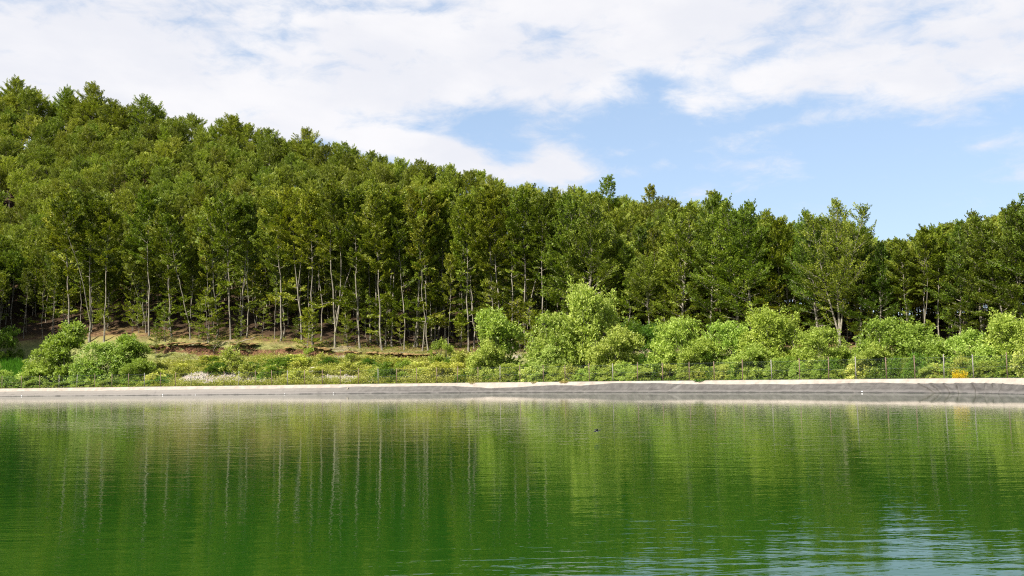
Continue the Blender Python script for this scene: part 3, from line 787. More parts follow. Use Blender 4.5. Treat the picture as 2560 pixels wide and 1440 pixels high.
# traced stems: foot x, foot y, x higher up, y there, crown top y, kind, label
TR_ = [
 (179, 858, 153, 568, 440, 't4', "tall beech with a pale stem leaning left, directly above the pointed pale bush"),
 (224, 856, 221, 590, 450, 't3', "beech whose straight double stem stands right of the left-leaning one at far left"),
 (260, 855, 266, 620, 470, 't0', "shaded slim beech between the double stemmed beech and the grey straight one"),
 (373, 842, 371, 620, 440, 't0', "grey straight beech rising at the left end of the red earth edge"),
 (430, 845, 413, 632, 470, 't4', "beech leaning left with crown spread over a second crossing stem"),
 (476, 847, 415, 637, 500, 's0', "thin beech stem slanting strongly left across its neighbour"),
 (522, 857, 508, 690, 560, 's1', "sunlit slim beech with layered leaves low on its stem, before the dark gap"),
 (541, 847, 534, 620, 470, 's2', "narrow straight beech just right of the slim one with layered low leaves"),
 (577, 849, 568, 590, 450, 't3', "beech with a forked pale stem above the dark hollow left of centre"),
 (602, 843, 600, 640, 470, 's0', "thin dim stem between the forked beech and the bare straight pole"),
 (617, 844, 611, 690, 480, 's1', "bare straight pole of a young beech left of the grassy ledge"),
 (702, 853, 685, 640, 460, 't2', "beech with stem bowed left, first in the bright row on the grassy ledge"),
 (708, 845, 700, 640, 450, 's2', "thin beech stem close behind the first bowed beech of the bright row"),
 (755, 855, 722, 590, 440, 't1', "beech forked near its foot, leaning left over the grassy ledge"),
 (772, 845, 748, 590, 450, 's0', "thin leaning beech right behind the low-forked one"),
 (782, 862, 771, 557, 445, 't0', "stout straight beech standing just right of the low-forked one"),
 (803, 852, 786, 630, 450, 's1', "wavy thin beech between the stout straight one and the twin stems"),
 (838, 870, 822, 560, 420, 't5', "pair of bright beech stems from one foot above the earth edge"),
 (900, 871, 884, 607, 440, 't2', "single bright beech curving left, in the clear gap right of the twin stems"),
 (927, 857, 922, 660, 430, 't0', "thick dim beech set back right of the single curved one"),
 (945, 862, 940, 690, 450, 's0', "thin stem between the thick dim beech and the bright pair"),
 (956, 876, 941, 632, 440, 't4', "bright beech of a close pair, standing at the brink of the red earth"),
 (964, 869, 965, 620, 440, 's2', "slim right-hand partner of the bright beech pair at the brink"),
 (980, 869, 997, 690, 450, 't2', "beech leaning right behind the bright pair at the brink"),
 (1011, 877, 1005, 740, 520, 's1', "thin crooked beech pole before the right-leaning beech"),
 (1034, 869, 1046, 650, 450, 's2', "left stem of three set close together right of centre gap"),
 (1043, 868, 1060, 545, 445, 't1', "tall forked beech with the thickest stem of the close three"),
 (1056, 877, 1052, 760, 520, 's1', "short thin stem in front of the tall forked beech"),
 (1071, 877, 1066, 720, 500, 's0', "slender beech at the right end of the bare earth edge"),
 (1084, 862, 1086, 660, 450, 's2', "straight thin beech right of the slender one at the earth edge"),
 (1092, 855, 1106, 690, 450, 's0', "thin beech tilting right in front of the dark hollow"),
 (1117, 860, 1112, 700, 440, 't2', "dim thick beech deep in the dark hollow left of the tallest front stem"),
 (1152, 869, 1150, 730, 470, 's1', "thin pole just left of the tallest front stem"),
 (1171, 880, 1159, 560, 450, 't0', "tallest front beech with the thickest pale stem, left of the willow thicket"),
 (1185, 872, 1183, 740, 470, 's0', "thin stem close right of the tallest front beech"),
 (1202, 878, 1165, 720, 540, 's1', "slim stem slanting left towards the tallest front beech"),
 (1233, 880, 1214, 616, 440, 't2', "pale beech stem rising behind the left shoulder of the grey-green willow"),
 (1252, 880, 1240, 610, 450, 't0', "beech stem above the top of the grey-green willow"),
 (1287, 880, 1284, 700, 470, 's2', "slim beech behind the right side of the grey-green willow"),
 (1313, 880, 1314, 640, 460, 't3', "forked beech with two thin leaders between the two willows"),
 (1357, 880, 1360, 640, 470, 't0', "dark straight beech above the left shoulder of the biggest willow"),
 (1422, 880, 1420, 690, 480, 'b2', "spreading beech with a lone pale stem behind the biggest willow"),
 (1480, 878, 1478, 690, 480, 'b1', "full dark crowned beech rising behind the top of the biggest willow"),
 (1630, 862, 1634, 651, 560, 's0', "slim white-stemmed beech standing alone above the bright green thicket"),
 (1700, 868, 1722, 700, 500, 'b2', "bushy beech with a spreading crown right of the white-stemmed one"),
 (1775, 868, 1790, 700, 475, 'b2', "beech with a tall pointed tip left of the many-limbed pair"),
 (1854, 870, 1826, 680, 500, 'b1', "left-leaning beech with bare pale limbs, beside the taller many-limbed one"),
 (1882, 870, 1870, 622, 500, 'b1', "many-limbed beech with a stout pale stem above the round willow"),
 (1950, 866, 1945, 720, 530, 't2', "lower beech with rounded top between the many-limbed pair and the big shady one"),
 (2046, 868, 2030, 704, 520, 'b1', "beech whose stem forks wide above the shadowy gap, left neighbour of the biggest crown"),
 (2099, 870, 2096, 690, 490, 'b0', "biggest broad beech crown against the blue sky on the right"),
 (2150, 868, 2165, 700, 560, 'b2', "dense dark beech filling the shade side of the biggest crown"),
 (2200, 868, 2205, 700, 600, 'b2', "low beech at the dip of the skyline right of the biggest crown"),
 (2275, 868, 2249, 636, 585, 't4', "thin crowned beech at the skyline dip with leaning pale stem"),
 (2310, 868, 2308, 700, 560, 't3', "small pointed beech tip standing alone right of the skyline dip"),
 (2346, 868, 2344, 606, 555, 't0', "beech with one dead straight pale stem right of the skyline dip"),
 (2400, 868, 2405, 700, 545, 'b2', "yellowish beech crown right of the dead straight stem"),
 (2455, 868, 2450, 700, 520, 'b1', "beech with ragged upright tips left of the crooked stem"),
 (2530, 868, 2472, 715, 530, 'b2', "beech with a crooked stem bowed left above the right-hand willow"),
 (2560, 868, 2540, 640, 500, 'b1', "beech at the right margin with forked pale upper stem"),
 (2618, 872, 2612, 640, 440, 'b1', "tall beech reaching in from the right edge of the photo"),
]
placed = []
for (xb, yb, xt, yt, ytop, key, lab) in TR_:
    h = hit(xb, yb, tmin=WB * .72)
    d = ray(xb, yb)
    if h is None or h[3] > WB + 16:
        a = az_px(xb); rk = float(np.interp(a, AZS, RS)) + WB * 1.15; x, y = math.sin(a) * rk, math.cos(a) * rk; z = float(terrain(x, y)[0]); h = (x, y, z, WB)
    x, y, z, t_ = h
    H = height_for(xt, ytop + (22 if xb < 1250 else 0), x, y, z)
    # lean from the traced stem
    d2 = ray(xt, yt); k2 = y / d2[1]; zz = CAM_Z + d2[2] * k2; dx = d2[0] * k2 - x
    lean = math.atan2(dx, max(4, zz - z))
    lean = max(-.3, min(.3, lean)) * (.7 if ytop < yt - 80 else 1)
    place_tree(key, x, y, z, H * 1.0, lean=(lean, random.uniform(-.04, .02)), label=lab)
    placed.append((x, y))
print("traced", len(placed))

# skyline row: crowns whose tips make the hill's outline
zones_sky = []
px_ = -30
while px_ < 2640:
    ytop = float(np.interp(px_, sk_x, sk_y)) + random.uniform(-14, 14)
    D = float(np.interp(px_, sk_x, ridge_D)) + random.uniform(-8, 8)
    x, y = XY(px_, D); z = float(terrain(x, y)[0])
    H = height_for(px_, ytop, x, y, z)
    if px_ < 1950 or px_ > 2230:
        H = min(max(H, 9), 22)
        if px_ < 520: where = "above the left third"
        elif px_ < 1150: where = "above the stretch of bare stems"
        elif px_ < 1600: where = "where the hill line meets the small white cloud"
        else: where = "above the willow thicket on the right"
        key = random.choice(['h0', 'h1', 'h2', 'h3', 'h4'])
        lab = f"{'tall' if H > 15.5 else 'low'} beech tip on the hill's skyline {lmk(px_)}"
        pass
        place_tree(key, x, y, z, H, label=lab, group="skyline beeches")
        placed.append((x, y))
    px_ += random.uniform(19, 30)
for px_, ytop, lab in ((22, 190, "dark bristly beech top standing highest at the far left of the skyline"), (152, 214, "ragged beech top left of the rounded highest crown"), (214, 202, "broad rounded beech crown rising clear of the skyline at upper left"),
                       (348, 236, "bushy beech crown on the skyline right of the rounded one"), (575, 284, "thin beech tip poking out of the skyline above the dark hollow"), (765, 320, "darker beech top on the skyline above the grassy ledge"),
                       (1532, 434, "tall feathery beech tip highest on the skyline above the biggest willow"), (1632, 458, "narrow feathery beech tip right of the tallest tip above the willows"), (1792, 474, "pointed beech tip on the skyline above the round willow"), (1930, 518, "small isolated beech top before the skyline's lower notch")):
    D = float(np.interp(px_, sk_x, ridge_D)) - 4; x, y = XY(px_, D); z = float(terrain(x, y)[0])
    placed.append((x, y)); place_tree('h%d' % (px_ % 5) if px_ < 1000 else 't2' if px_ % 2 else 's2', x, y, z, height_for(px_, ytop, x, y, z), label=lab)
n_sky = len(placed)

# the rest of the wood: jittered planting
cand = []
sp = 4.15
for gx_ in np.arange(-260, 110, sp):
    for gy_ in np.arange(85, 380, sp):
        cand.append((gx_ + random.uniform(-.45, .45) * sp, gy_ + random.uniform(-.45, .45) * sp))
cand = np.array(cand)
cs, ct = shore_st(cand[:, 0], cand[:, 1])
ca = np.arctan2(cand[:, 0], cand[:, 1]); cr = np.hypot(cand[:, 0], cand[:, 1])
rr_ = np.interp(ca, AZ, RR)
azL, azR = az_px(-560), az_px(2950)
ok = (ct > WB * 1.0) & (ca > azL) & ~((ca < az_px(-60)) & (cand[:, 1] < 152)) & (ca < azR) & (cr < rr_ + np.where(ca > az_px(1400), 95, 22))
depth = ct - WB
ok &= (depth < 26) | (rng.random(len(cand)) < .74)
cand = cand[ok]; depth = depth[ok]; ca = ca[ok]; cr = cr[ok]
# keep a small opening along the ridge trees and traced trees
pl = np.array(placed)
dm = np.array([np.min((pl[:, 0] - x) ** 2 + (pl[:, 1] - y) ** 2) for x, y in cand])
keep = dm > np.where(depth < 26, 1.7, 3.0) ** 2
cand, depth, ca, cr = cand[keep], depth[keep], ca[keep], cr[keep]
cz = terrain(cand[:, 0], cand[:, 1])
cpx = np.array([proj(x, y, z)[0] for (x, y), z in zip(cand, cz)])
skyY = np.interp(cpx, sk_x, sk_y)
inview = (cpx > -60) & (cpx < 2620)
# tree heights: random, but never poking over the outline of the hill
CH = np.where(depth < 26, rng.uniform(12.0, 17.5, len(cand)), rng.uniform(10.0, 15.5, len(cand)))
for k in range(len(cand)):
    hm = height_for(min(max(cpx[k], -500), 2900), skyY[k] + 10, cand[k][0], cand[k][1], cz[k])
    CH[k] = max(min(CH[k], hm), 7 if cpx[k] < 1900 else 4)
visible = inview & ((depth < 7) | (depth > 24))
score = np.where(visible, cr, 1e9)
budget = 300 - len(TREES)
order = np.argsort(score)[:max(0, budget)]
solo = np.zeros(len(cand), bool); solo[order] = True; solo &= visible
keys_front = ['t0', 't1', 't2', 't3', 't4', 't5', 's0', 's1', 's2', 's0', 's2', 's0', 's1']
CK = []
for k in range(len(cand)):
    CK.append(random.choice(keys_front) if depth[k] < 26 and cpx[k] < 1500 else (random.choice(['t2', 'b2', 'h0', 'h1', 't4', 'h2']) if depth[k] < 26 else 'h%d' % random.randrange(5)))
for k in np.where(solo)[0]:
    x, y = cand[k]; p = cpx[k]
    col_ = ("at the far left" if p < 330 else "left of centre" if p < 700 else "above the bare earth edge" if p < 1150 else "behind the two tall willows" if p < 1600 else "behind the right-hand thicket" if p < 2050 else "by the right margin")
    row_ = "beech among the stems at the edge of the wood" if depth[k] < 8 else ("leafy beech crown low on the hillside" if depth[k] < 60 else "leafy beech crown higher on the hillside")
    place_tree(CK[k], x, y, cz[k], CH[k], label=f"{'slender' if CK[k][0] == 's' else 'tall' if CH[k] > 15 else 'small'} {row_.replace('leafy ', '').replace(' of the wood', '')} {lmk(p)}", group=f"{row_.replace('beech', 'beeches', 1).replace('crown','crowns')}", lean=(random.gauss(0, .035), random.gauss(-.02, .03)))
rest = np.where(~solo)[0]
print("solo", len(TREES), "rest", len(rest))

# young beeches in the shade of the edge
YG = [(518, 862, 720), (412, 856, 762), (655, 846, 752), (742, 845, 790), (868, 866, 772), (918, 868, 762), (1003, 876, 790), (1062, 872, 800), (1300, 880, 742), (1335, 880, 800),
      (1216, 882, 800), (1240, 880, 700), (1570, 872, 700), (1660, 868, 720), (1690, 866, 760), (1935, 868, 690), (1985, 868, 760), (2140, 868, 720), (2180, 866, 760), (2270, 868, 740), (2395, 866, 750), (2420, 866, 770), (2510, 866, 740)]
for (xb, yb, yt) in YG:
    h = hit(xb, yb, tmin=WB * .8) or hit(xb, yb + 20, tmin=WB * .8)
    if h is None or h[3] > WB + 14:
        a = az_px(xb); rk = float(np.interp(a, AZS, RS)) + WB; x, y = math.sin(a) * rk, math.cos(a) * rk; h = (x, y, float(terrain(x, y)[0]), WB)
    x, y, z, _t = h
    where = "left of the red earth edge" if xb < 450 else "above the red earth edge" if xb < 1100 else "behind the tall willows" if xb < 1600 else "in the dark behind the right-hand thicket"
    PX_ = xb; HH_ = height_for(xb, yt, x, y, z)
    place_tree(random.choice(['y0', 'y1', 'y2']), x, y, z, HH_, name="young_beech", label=f"{'tall' if float(HH_) > 7 else 'small'} young beech with flat tiers of leaves {lmk(PX_)}", group="young beeches at the foot of the wood")
fa = []
tries = 0
while len(fa) < 26 and tries < 4000:
    tries += 1
    p = random.uniform(300, 1420) if random.random() < .7 else random.uniform(1420, 2600); dd = random.uniform(0.5, 13)
    a = az_px(p); rk = float(np.interp(a, AZS, RS)) + WB + dd; x, y = math.sin(a) * rk, math.cos(a) * rk
    fa.append((p, x, y))
for p, x, y in fa:
    where = "left of the red earth edge" if p < 450 else "above the red earth edge" if p < 1100 else "behind the tall willows" if p < 1600 else "in the dark behind the right-hand thicket"
    PX_ = p; HH_ = random.uniform(3.5, 8.5)
    place_tree(random.choice(['y0', 'y1', 'y2']), x, y, float(terrain(x, y)[0]), HH_, name="young_beech", label=f"{'tall' if float(HH_) > 7 else 'small'} young beech with flat tiers of leaves {lmk(PX_)}", group="young beeches at the foot of the wood")

# off-frame trees on the left shore that throw the shade over the left of the wood
extra = []
for ex_ in np.arange(-165, -60, 5.2):
    for ey_ in np.arange(70, 205, 5.2):
        x = ex_ + random.uniform(-2, 2); y = ey_ + random.uniform(-2, 2)
        s1, t1 = shore_st(x, y)
        if t1[0] > 15 + max(0, 160 - y) * 1.3 and math.atan2(x, y) < az_px(-75): extra.append((x, y))
under = []
for k in range(220):
    p = random.uniform(-60, 2640); dd = random.uniform(13, 50); a = az_px(p); rk = float(np.interp(a, AZS, RS)) + WB + dd; under.append((math.sin(a) * rk, math.cos(a) * rk))
for k in range(170):
    p = random.uniform(1450, 2750); dd = random.uniform(24, 110); a = az_px(p); rk = float(np.interp(a, AZS, RS)) + WB + dd; under.append((math.sin(a) * rk, math.cos(a) * rk))
print("extra", len(extra))
RV = [(cand[k][0], cand[k][1], cz[k] - .15, CH[k], CK[k]) for k in rest] + [(x, y, float(terrain(x, y)[0]) - .1, random.uniform(18, 23), random.choice(['b0', 'b1', 't2'])) for x, y in extra] + [(x, y, float(terrain(x, y)[0]) - .1, random.uniform(6, 13), random.choice(['y0', 'y1', 'y2'])) for x, y in under]
usekeys = sorted(set(r[4] for r in RV))
pme = bpy.data.meshes.new("far_wood"); pme.from_pydata([(r[0], r[1], r[2]) for r in RV], [], [])
for nm, vals in (("kk", [float(usekeys.index(r[4])) for r in RV]), ("rz", [random.uniform(0, 6.28) for r in RV]), ("sc", [r[3] / p_height(r[4]) for r in RV])):
    a = pme.attributes.new(nm, 'FLOAT', 'POINT'); a.data.foreach_set('value', vals)
wood_o = link("forest", pme, kind="stuff", label="mass of beech wood filling the hillside behind and between the nearer trees")
gt_ = bpy.data.node_groups.new("forest_instancer", 'GeometryNodeTree')
gt_.interface.new_socket("Geometry", in_out='INPUT', socket_type='NodeSocketGeometry'); gt_.interface.new_socket("Geometry", in_out='OUTPUT', socket_type='NodeSocketGeometry')
gn = NT(gt_); gi = gn.new('NodeGroupInput'); go = gn.new('NodeGroupOutput')
def nattr(nm):
    n = gn.new('GeometryNodeInputNamedAttribute', data_type='FLOAT'); n.inputs[0].default_value = nm; return n.outputs[0]
rotn = gn.new('ShaderNodeCombineXYZ'); gn.l.new(nattr("rz"), rotn.inputs[2])
jn = gn.new('GeometryNodeJoinGeometry')
by_mesh = {}
for r in TREES:
    for c in r.children: by_mesh.setdefault(c.data.name, c)
for ki, key in enumerate(usekeys):
    cmp_ = gn.new('FunctionNodeCompare', data_type='FLOAT', operation='EQUAL'); gn.l.new(nattr("kk"), cmp_.inputs[0]); cmp_.inputs[1].default_value = float(ki); cmp_.inputs['Epsilon'].default_value = .1
    for me in PROTO[key]:
        src = by_mesh.get(me.name)
        if src is None: raise RuntimeError("no source for " + key)
        oi = gn.new('GeometryNodeObjectInfo', transform_space='ORIGINAL'); oi.inputs[0].default_value = src
        iop = gn.new('GeometryNodeInstanceOnPoints')
        gn.l.new(gi.outputs[0], iop.inputs['Points']); gn.l.new(cmp_.outputs[0], iop.inputs['Selection']); gn.l.new(oi.outputs['Geometry'], iop.inputs['Instance'])
        gn.l.new(rotn.outputs[0], iop.inputs['Rotation']); gn.l.new(nattr("sc"), iop.inputs['Scale']); gn.l.new(iop.outputs[0], jn.inputs[0])
gn.l.new(jn.outputs[0], go.inputs[0])
md = wood_o.modifiers.new("forest", 'NODES'); md.node_group = gt_

# ------------------------------------------------------------------ willows and other bushes behind the fence
def bush(seed, H=6., rad=3.2, nlobe=16, leafs=21000, size=.21, leafm=None, upright=.5, tall=1.0):
    T = TreeB(seed); g = T.g; lob = []
    for k in range(nlobe):
        f = (k + .5) / nlobe; aa = k * 2.4 + g.uniform(-.4, .4)
        zc = H * (.08 + .72 * g.random() ** .9); rmax = rad * math.sqrt(max(.05, 1 - ((zc / H - .30) / .72) ** 2))
        r = rmax * g.uniform(.30, .85)
        lob.append((np.array([math.cos(aa) * r, math.sin(aa) * r, zc]), g.uniform(.85, 1.35) * rad * .36))
    for k in range(nlobe // 2):
        aa = k * 2.4 + .7; r = rad * g.uniform(.45, .8); lob.append((np.array([math.cos(aa) * r, math.sin(aa) * r, H * g.uniform(.05, .16)]), rad * .32))
    lob.append((np.array([0, 0, H * .78]), rad * .28)); lob.append((np.array([.2 * rad, 0, H * .6]), rad * .4))
    for c, r in lob:
        b = np.array([c[0] * .12, c[1] * .12, 0]); mid = b * .5 + c * .5 + np.array([0, 0, -.1 * H]) * .3
        ts = np.linspace(0, 1, 6)[:, None]; P = (1 - ts) ** 2 * b + 2 * ts * (1 - ts) * mid + ts ** 2 * c; P[1:-1] += g.normal(0, .05, (4, 3))
        T.wood(P, .04 * (1 - .75 * ts[:, 0]), 4)
    ntw = leafs // 26; A = np.array([r ** 2 for _, r in lob]); A /= A.sum()
    for k in range(ntw):
        c, r = lob[g.choice(len(lob), p=A)]
        d = nrmz(g.normal(0, 1, 3)); 
        if d[2] < -.35: d[2] *= -.5
        p = c + d * r * g.uniform(.25, .95)
        if p[2] < .1: p[2] = g.uniform(.1, .8)
        td = nrmz(d * (1 - upright) + UP * upright * g.uniform(.5, 1.4) + g.normal(0, .25, 3)); L = g.uniform(.35, .85) * (H / 6) ** .5
        if k % 4 == 0: T.twig(np.array([p, p + td * L * .5, p + td * L]), [.012, .008, .004])
        nl = 26; u = g.random(nl); th = g.uniform(0, 6.28, nl)
        s1 = nrmz(np.cross(td, UP + .01)); s2 = np.cross(td, s1); rad_v = s1 * np.cos(th)[:, None] + s2 * np.sin(th)[:, None]
        T.LP.append(p + td * (u * L)[:, None] + rad_v * (.03 + .16 * g.random(nl) * (1 - .6 * u))[:, None])
        T.LD.append(td * .6 + rad_v + g.normal(0, .2, (nl, 3))); T.LN.append(UP * .6 + rad_v * .4 + g.normal(0, .55, (nl, 3))); T.LL.append(size * g.uniform(.7, 1.3, nl))
    tm, cm = T.build("stems", leafm or M_WILLOW, .55); cm.name = "foliage"; tm.name = "stems"
    return tm, cm
BP = {'w0': bush(51, 6, 3.0), 'w1': bush(52, 6, 3.2, nlobe=20, upright=.35), 'w2': bush(53, 6, 2.2, nlobe=18, leafs=18000, upright=.7), 'w3': bush(54, 6, 3.6, nlobe=26, leafs=28000, size=.21, upright=.55),
      'g0': bush(55, 5, 3.0, leafs=12000, size=.21, leafm=M_SHRUB, upright=.3), 'g1': bush(56, 3, 2.0, nlobe=12, leafs=6500, size=.18, leafm=M_SHRUB, upright=.4),
      'p0': bush(57, 2, 1.3, nlobe=9, leafs=2600, size=.16, leafm=M_HERB, upright=.5), 'p1': bush(58, 2, 1.0, nlobe=7, leafs=2000, size=.15, leafm=M_HERB, upright=.7), 'p2': bush(59, 3.2, 1.2, nlobe=9, leafs=3400, size=.16, leafm=M_WILLOW, upright=.8)}
BH = {'w0': 6, 'w1': 6, 'w2': 6, 'w3': 6, 'g0': 5, 'g1': 3, 'p0': 2, 'p1': 2, 'p2': 3.2}; BRD = {'w0': 3.0, 'w1': 3.2, 'w2': 2.2, 'w3': 3.6, 'g0': 3.0, 'g1': 2.0, 'p0': 1.3, 'p1': 1.0, 'p2': 1.2}
def place_bush(key, px, t, ytop, hw, label, name="willow_bush", cat="bush", group=None, H=None):
    a = az_px(px); rk = float(np.interp(a, AZS, RS)) + t; x, y = math.sin(a) * rk, math.cos(a) * rk
    z = float(terrain(x, y)[0]); Hh = H or (height_for(px, ytop, x, y, z) * 1.02); hwm = hw / FPX * rk * 1.22
    ts_ = float(on_shore(px)); tg = tan_s(ts_); room = shore_st(np.array([x]), np.array([y]))[1][0] - .35
    o = link(name, None); o.location = (x, y, z - .1); o.rotation_euler = (0, 0, math.atan2(tg[1], tg[0]) + random.choice([0, math.pi]))
    s = hwm / BRD[key]; o.scale = (s, max(min(s, room / (BRD[key] * 1.1)), .45 * min(s, 1)), Hh / BH[key]); o["label"] = label; o["category"] = cat
    if group: o["group"] = group
    link("stems", BP[key][0], o); link("foliage", BP[key][1], o); return o
B_ = [
 ('w2', 165, 6, 802, 46, "tall pale willow bush with pointed top, highest at the left"),
 ('w1', 122, 6, 868, 42, "lower pale willow leaning out left of the pointed one"),
 ('w1', 262, 6, 852, 74, "wide rounded willow bush right of the pointed one at left"),
 ('w2', 328, 9, 832, 34, "narrow willow shoot rising at the right end of the left-hand bushes"),
 ('w0', 345, 5, 890, 34, "low rounded willow bush in front of the narrow shoot, beside the dark hollow"),
 ('w0', 88, 4, 908, 46, "low grey-green willow bush behind the fence near the left edge"),
 ('g0', 6, 16, 818, 30, "dark shaded bush at the left edge under the wood"),
 ('w1', 8, 3, 922, 20, "small pale willow at the left edge behind the fence"),
 ('g1', 215, 3, 905, 60, "low leafy bush along the fence below the wide rounded willow"),
 ('w2', 1246, 6, 766, 55, "upright grey-green willow, first tall one right of the earth bank"),
 ('w0', 1215, 3, 840, 40, "lower willow at the left foot of the upright grey-green one"),
 ('w3', 1478, 9, 712, 78, "biggest willow with a domed top, tallest of all the bushes"),
 ('w1', 1396, 6, 778, 60, "willow forming the left shoulder of the biggest one"),
 ('w0', 1540, 4, 806, 62, "willow forming the right shoulder of the biggest one"),
 ('w1', 1370, 3, 860, 50, "low willow in front at the left foot of the biggest one"),
 ('g0', 1600, 13, 806, 50, "bright green leafy bush set back in the gap between the willows"),
 ('g0', 1650, 12, 812, 40, "second bright green bush set back, touching the right-hand willow row"),
 ('g1', 1345, 8, 880, 40, "low green shrub in the dark gap right of the upright willow"),
 ('w1', 1700, 6, 788, 62, "round willow right of the bright green gap"),
 ('w0', 1752, 4, 835, 50, "low willow between the two round ones of the right-hand row"),
 ('w1', 1822, 7, 800, 58, "flat topped willow under the many-limbed beech"),
 ('w3', 1932, 6, 770, 76, "tall round willow in the middle of the right-hand row"),
 ('w0', 1880, 3, 850, 52, "low willow close to the fence under the tall round one"),
 ('w1', 2052, 5, 812, 58, "willow sloping down right of the tall round one"),
 ('g1', 2120, 7, 868, 36, "small green shrub in the dip of the right-hand row"),
 ('w1', 2225, 6, 790, 62, "willow with twin domes right of the dip"),
 ('w0', 2312, 6, 800, 58, "willow joined to the twin-domed one on its right"),
 ('w0', 2180, 3, 850, 40, "low willow at the left foot of the twin-domed one"),
 ('g1', 2372, 6, 880, 30, "dark green low shrub in the last gap before the right margin"),
 ('w0', 2440, 5, 815, 52, "willow left of the last tall one at the right margin"),
 ('w3', 2535, 7, 782, 66, "last tall willow cut by the right margin"),
 ('w1', 2625, 5, 800, 50, "willow beyond the right margin, only its edge in view"),
 ('p2', 1096, 14, 848, 22, "small silvery willow sapling above the right end of the earth bank"),
 ('p2', 1122, 13, 858, 16, "second silvery sapling just right of the first on the bank"),
 ('g1', 960, 3, 902, 26, "small dark green bush behind the fence in the middle of the rubble"),
 ('p0', 1090, 3.5, 905, 44, "low yellow-green bush behind the fence left of the two white stones"),
 ('p2', 1005, 5, 900, 22, "grey-green sapling beside the small dark green bush"),
 ('p0', 1160, 10, 880, 34, "leafy low bush on the bank left of the upright willow"),
 ('g1', 690, 10, 893, 36, "bright green bush in the middle of the rubble bank"),
 ('p0', 580, 11, 870, 30, "pale leafy bush under the red earth edge at left"),
 ('p1', 735, 13, 885, 26, "pale leafy shrub right of the bright green bush"),
 ('p2', 770, 15, 868, 14, "small sapling on the bank below the stout straight beech"),
]
for b in B_: place_bush(b[0], b[1], b[2], b[3], b[4], b[5], name="willow_bush" if b[0][0] == 'w' or b[0] == 'p2' else "shrub")
# low growth right behind the fence
k = 0
for p in list(range(30, 400, 26)) + list(range(1215, 2640, 27)):
    p += random.uniform(-9, 9)
    where = "behind the fence at left" if p < 450 else ("behind the fence below the tall willows" if p < 1650 else "behind the fence below the right-hand row")
    kb = random.choice(['w0', 'w1', 'g1', 'p0', 'w0']); hb_ = random.uniform(1.1, 2.6)
    place_bush(kb, p, random.uniform(1.6, 3.2), 0, random.uniform(18, 34), f"{'knee high' if hb_ < 1.8 else 'head high'} {KT[kb[0]]} shrub behind the fence {lmk(p, LMB)}", name="shrub", group="low shrubs behind the fence", H=hb_)
# shrubs of the open bank
k = 0
while k < 84:
    p = random.uniform(380, 1210); t = random.uniform(2, 16)
    a = az_px(p); rk = float(np.interp(a, AZS, RS)) + t; x, y = math.sin(a) * rk, math.cos(a) * rk
    if veg_cover(np.array([x]), np.array([y]), np.array([t]))[0] < .5: continue
    kb = random.choice(['p0', 'p1', 'p0', 'g1']); hb_ = random.uniform(.8, 2.2)
    place_bush(kb, p, t, 0, random.uniform(13, 32), f"{'low' if hb_ < 1.4 else 'waist high'} {KT[kb[0]]} shrub {'low' if t < 8 else 'high'} on the bank {lmk(p, LMB)}", name="shrub", group="shrubs scattered over the open bank", H=hb_); k += 1

# ------------------------------------------------------------------ herbs and grass
def herb_field(name, pts, hmin, hmax, nl, size, mat, spread=.35, blade=False, label=""):
    g = np.random.default_rng(len(pts)); n = len(pts)
    P = np.repeat(pts, nl, 0); hh = np.repeat(g.uniform(hmin, hmax, n), nl); sp_ = np.repeat(g.uniform(.5, 1.2, n) * spread, nl)
    th = g.uniform(0, 6.28, n * nl); r = np.sqrt(g.random(n * nl)) * sp_; u = g.random(n * nl)
    off = np.column_stack([np.cos(th) * r, np.sin(th) * r, hh * u * (1 - .4 * (r / (sp_ + 1e-6)) ** 2) if not blade else 0 * u])
    if blade:
        D = np.column_stack([np.cos(th) * .25, np.sin(th) * .25, np.ones(n * nl)]) + g.normal(0, .12, (n * nl, 3)); N = np.column_stack([np.cos(th), np.sin(th), 0 * th]) + g.normal(0, .4, (n * nl, 3)); L = hh * g.uniform(.5, 1.1, n * nl); W = L * 0 + size
    else:
        D = np.column_stack([np.cos(th), np.sin(th), .5 + 0 * th]) + g.normal(0, .4, (n * nl, 3)); N = np.array([0, -.2, 1.]) + g.normal(0, .5, (n * nl, 3)); L = size * g.uniform(.6, 1.4, n * nl); W = L * .55
    V, F = leaves_geo(P + off, D, N, L, W)
    cl = np.repeat(g.random(n), nl) * .5 + g.random(n * nl) * .5
    return link(name, mesh_np(name, V, F, mats=[mat], attrs={'lf': np.repeat(cl, 4)}), kind="stuff", label=label)
def scatter(n, p0, p1, t0, t1, cover=None, tpow=1.0):
    p = rng.uniform(p0, p1, n); t = t0 + (t1 - t0) * rng.random(n) ** tpow
    a = np.interp(p, np.arange(-700, 3000, 20), [az_px(q) for q in np.arange(-700, 3000, 20)]); rk = np.interp(a, AZS, RS) + t
    x, y = np.sin(a) * rk, np.cos(a) * rk
    s_, t_ = shore_st(x, y); k = t_ > .45
    if cover is not None: k &= veg_cover(x, y, t_) * cover + .04 > rng.random(n)
    x, y, s_, t_ = x[k], y[k], s_[k], t_[k]
    return np.column_stack([x, y, terrain(x, y, s_, t_)])
herb_field("undergrowth", scatter(5200, 350, 1260, .8, 19.5, 1.15), .35, 1.35, 62, .19, M_HERB, .75, label="yellow-green herbs covering the rubble bank")
herb_field("undergrowth", scatter(1500, -20, 420, .8, 17), .25, .7, 24, .14, M_HERB, .42, label="green herbs between the bushes at the left")
herb_field("undergrowth", scatter(1500, 1200, 2640, .6, 12), .2, .6, 22, .13, M_SHRUB, .42, label="green weeds at the feet of the willows")
herb_field("grass", scatter(3800, 420, 1230, 17.5, 24), .10, .30, 10, .03, M_DRY, .35, True, label="short yellowing grass on the ledge under the first trees")
